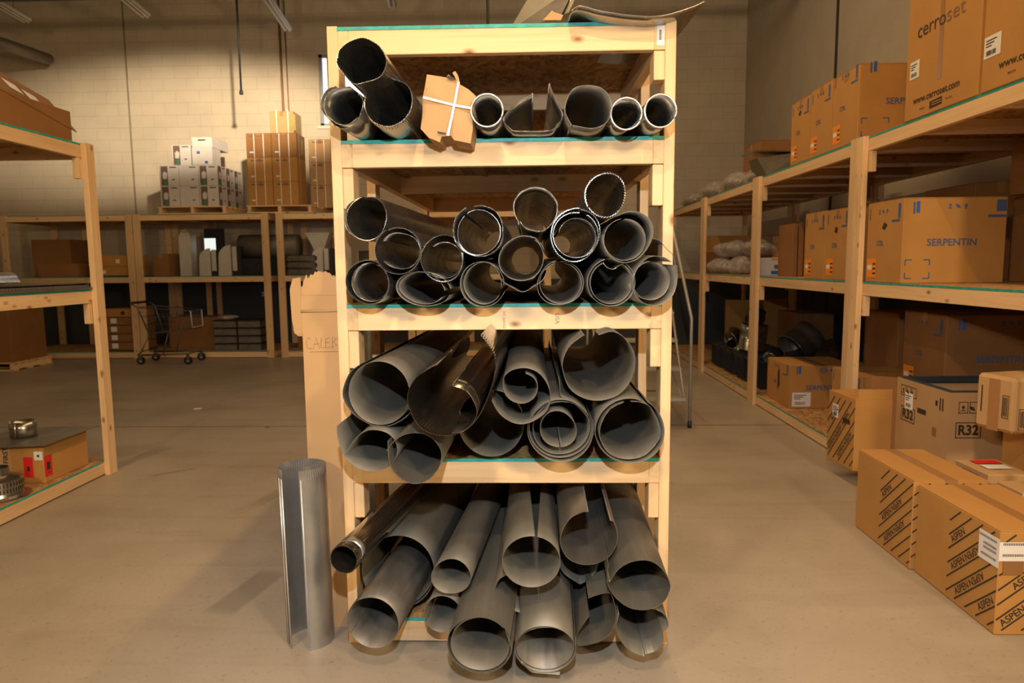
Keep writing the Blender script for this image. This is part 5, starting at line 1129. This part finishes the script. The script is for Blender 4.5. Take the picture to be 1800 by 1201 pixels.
# ------------------------------------------------------------------ rolling ladder behind the main rack
t = empty('rolling_ladder', (.95, 6.3, 0)); tag(t, 'grey steel rolling ladder behind the middle rack, its bent handrail showing at right', 'ladder')
M_LAD = plain('grey_painted_steel', (.34, .32, .28), .4, .3, .05)
for s, x in (('l', -.32), ('r', .435)):
    tube('side_rail', [(x-(.17 if s == 'r' else -.0), -.0, 1.95), (x-.0, -.25, .965), (x, -.25, .02)], .014, M_LAD, t, 10)
    tube('back_leg', [(x-.06, .75, 1.0), (x-.06, .9, .05)], .012, M_LAD, t)
    tube('brace', [(x-.05, -.22, .22), (x-.05, .8, .62)], .008, M_LAD, t); tube('rubber_foot', [(x, -.25, .0), (x, -.25, .06)], .019, M_BLACK, t); tube('rubber_foot', [(x-.06, .9, .0), (x-.06, .9, .05)], .019, M_BLACK, t)
    tube('stringer', [(x-.05, -.25, .25), (x-.05, .35, 1.0)], .012, M_LAD, t)
for i, z in enumerate((.25, .49, .73, .97)): boxobj('step', (-.32, -.26+i*.19, z-.015), (.40, -.10+i*.19, z+.015), M_LAD, t, .003)
tube('cross_rung', [(-.32, .9, .12), (.39, .9, .12)], .010, M_LAD, t)

# ------------------------------------------------------------------ vertical bright duct left of the main rack
tag(sheet('standing_duct', arc(.055, .055, 0, 356, n=40), Vector((-.80, 3.45, 1.52)), Vector((0, .001, -1)).normalized(), 1.51, M_SHINY, None, wob=0), 'slim bright duct standing upright on the floor behind the tall cardboard box', 'duct')

# ------------------------------------------------------------------ overhead: lamps, conduit, cords, heater tube
def strip_lamp(label, end, L=2.6, twin=True):
    t = empty('strip_light', end, .125); tag(t, label, 'ceiling light', 'unlit strip lights under the roof')
    boxobj('housing', (-.065, -L, .0), (.065, 0, .05), M_PIPEW, t, .01)
    for s in (-1, 1): tube('lamp_tube', [(.034*s, -L+.04, -.018), (.034*s, -.04, -.018)], .017, M_PIPEW, t, 8)
    for y in (-.35, -L+.35): tube('hanger', [(0, y, .05), (0, y, ZC-end[2])], .004, M_BLACK, t, 5)
strip_lamp('unlit strip light whose end hangs nearest above the brown carton stack', (-3.86, 11.5, 5.20))
strip_lamp('unlit strip light above the white carton stack', (-5.79, 10.85, 5.22))
strip_lamp('unlit strip light at the upper left corner', (-7.66, 10.9, 5.20))
strip_lamp('unlit twin strip light above the left post of the middle rack', (-2.01, 10.66, 5.22))
t = tube('heater_pipe', [tuple(atY(-60, 55, 10.0)), tuple(atY(85, 104, 11.9))], .09, plain('dull_heater_tube', (.16, .13, .10), .5, .3, .1), None, 16); tag(t, 'thick dull pipe slanting down at the upper left corner', 'pipe')
p = atY(424, 160, 10.6); q = atY(424, 10, 10.6)
t = tube('hanging_cord', [(p.x, 10.6, p.z), (p.x, 10.6, ZC-.02)], .016, M_BLACK, None, 8); tag(t, 'black drop cord hanging in front of the back wall', 'cord'); tube('cord_end', [(p.x, 10.6, p.z-.05), (p.x, 10.6, p.z)], .03, M_BLACK, t, 8)
p = atY(858, 45, 9.0); t = tube('hanging_cord', [(p.x-.02, 9.0, p.z-1.0), (p.x, 9.0, p.z+.2), (p.x-.03, 9.0, ZC-.02)], .018, M_BLACK, None, 8); tag(t, 'black cord hanging behind the top centre of the middle rack', 'cord')
p = atY(500, 190, YB); bm = bmesh.new(); tube_bm(bm, [(p.x, YB-.03, 2.5), (p.x-.02, YB-.03, ZC-.01)], .02, 8); tube_bm(bm, [(p.x+.09, YB-.02, 2.5), (p.x+.07, YB-.02, ZC-.01)], .010, 8)
o = bm_obj('wall_conduit', bm, M_COPPER, None, True); tag(o, 'brown conduit pair running down the back wall behind the brown stack', 'conduit')

# small litter on the floor
for i, (px_, py_, m, l) in enumerate(((347, 719, M_STRAP, 'pale paper scrap'), (470, 752, M_GREEN, 'small green scrap'), (547, 1138, CARD_L, 'orange wood chip'))):
    p = atZ(px_, py_, 0); bm = bmesh.new(); s = (.05, .03, .010)[i]
    r = random.Random(i); vs = [bm.verts.new((s*math.cos(a)*(.6+.5*r.random()), s*math.sin(a)*(.6+.5*r.random()), .002+.004*r.random())) for a in [k*math.pi/3 for k in range(6)]]; bm.faces.new(vs)
    o = bm_obj('floor_scrap', bm, m); o.location = (p.x, p.y, 0); o.modifiers.new('th', 'SOLIDIFY').thickness = .003; tag(o, l+' lying on the concrete '+('floor in the left aisle', 'floor near the saw-cut joint', 'inside the foot of the standing duct')[i], 'scrap')
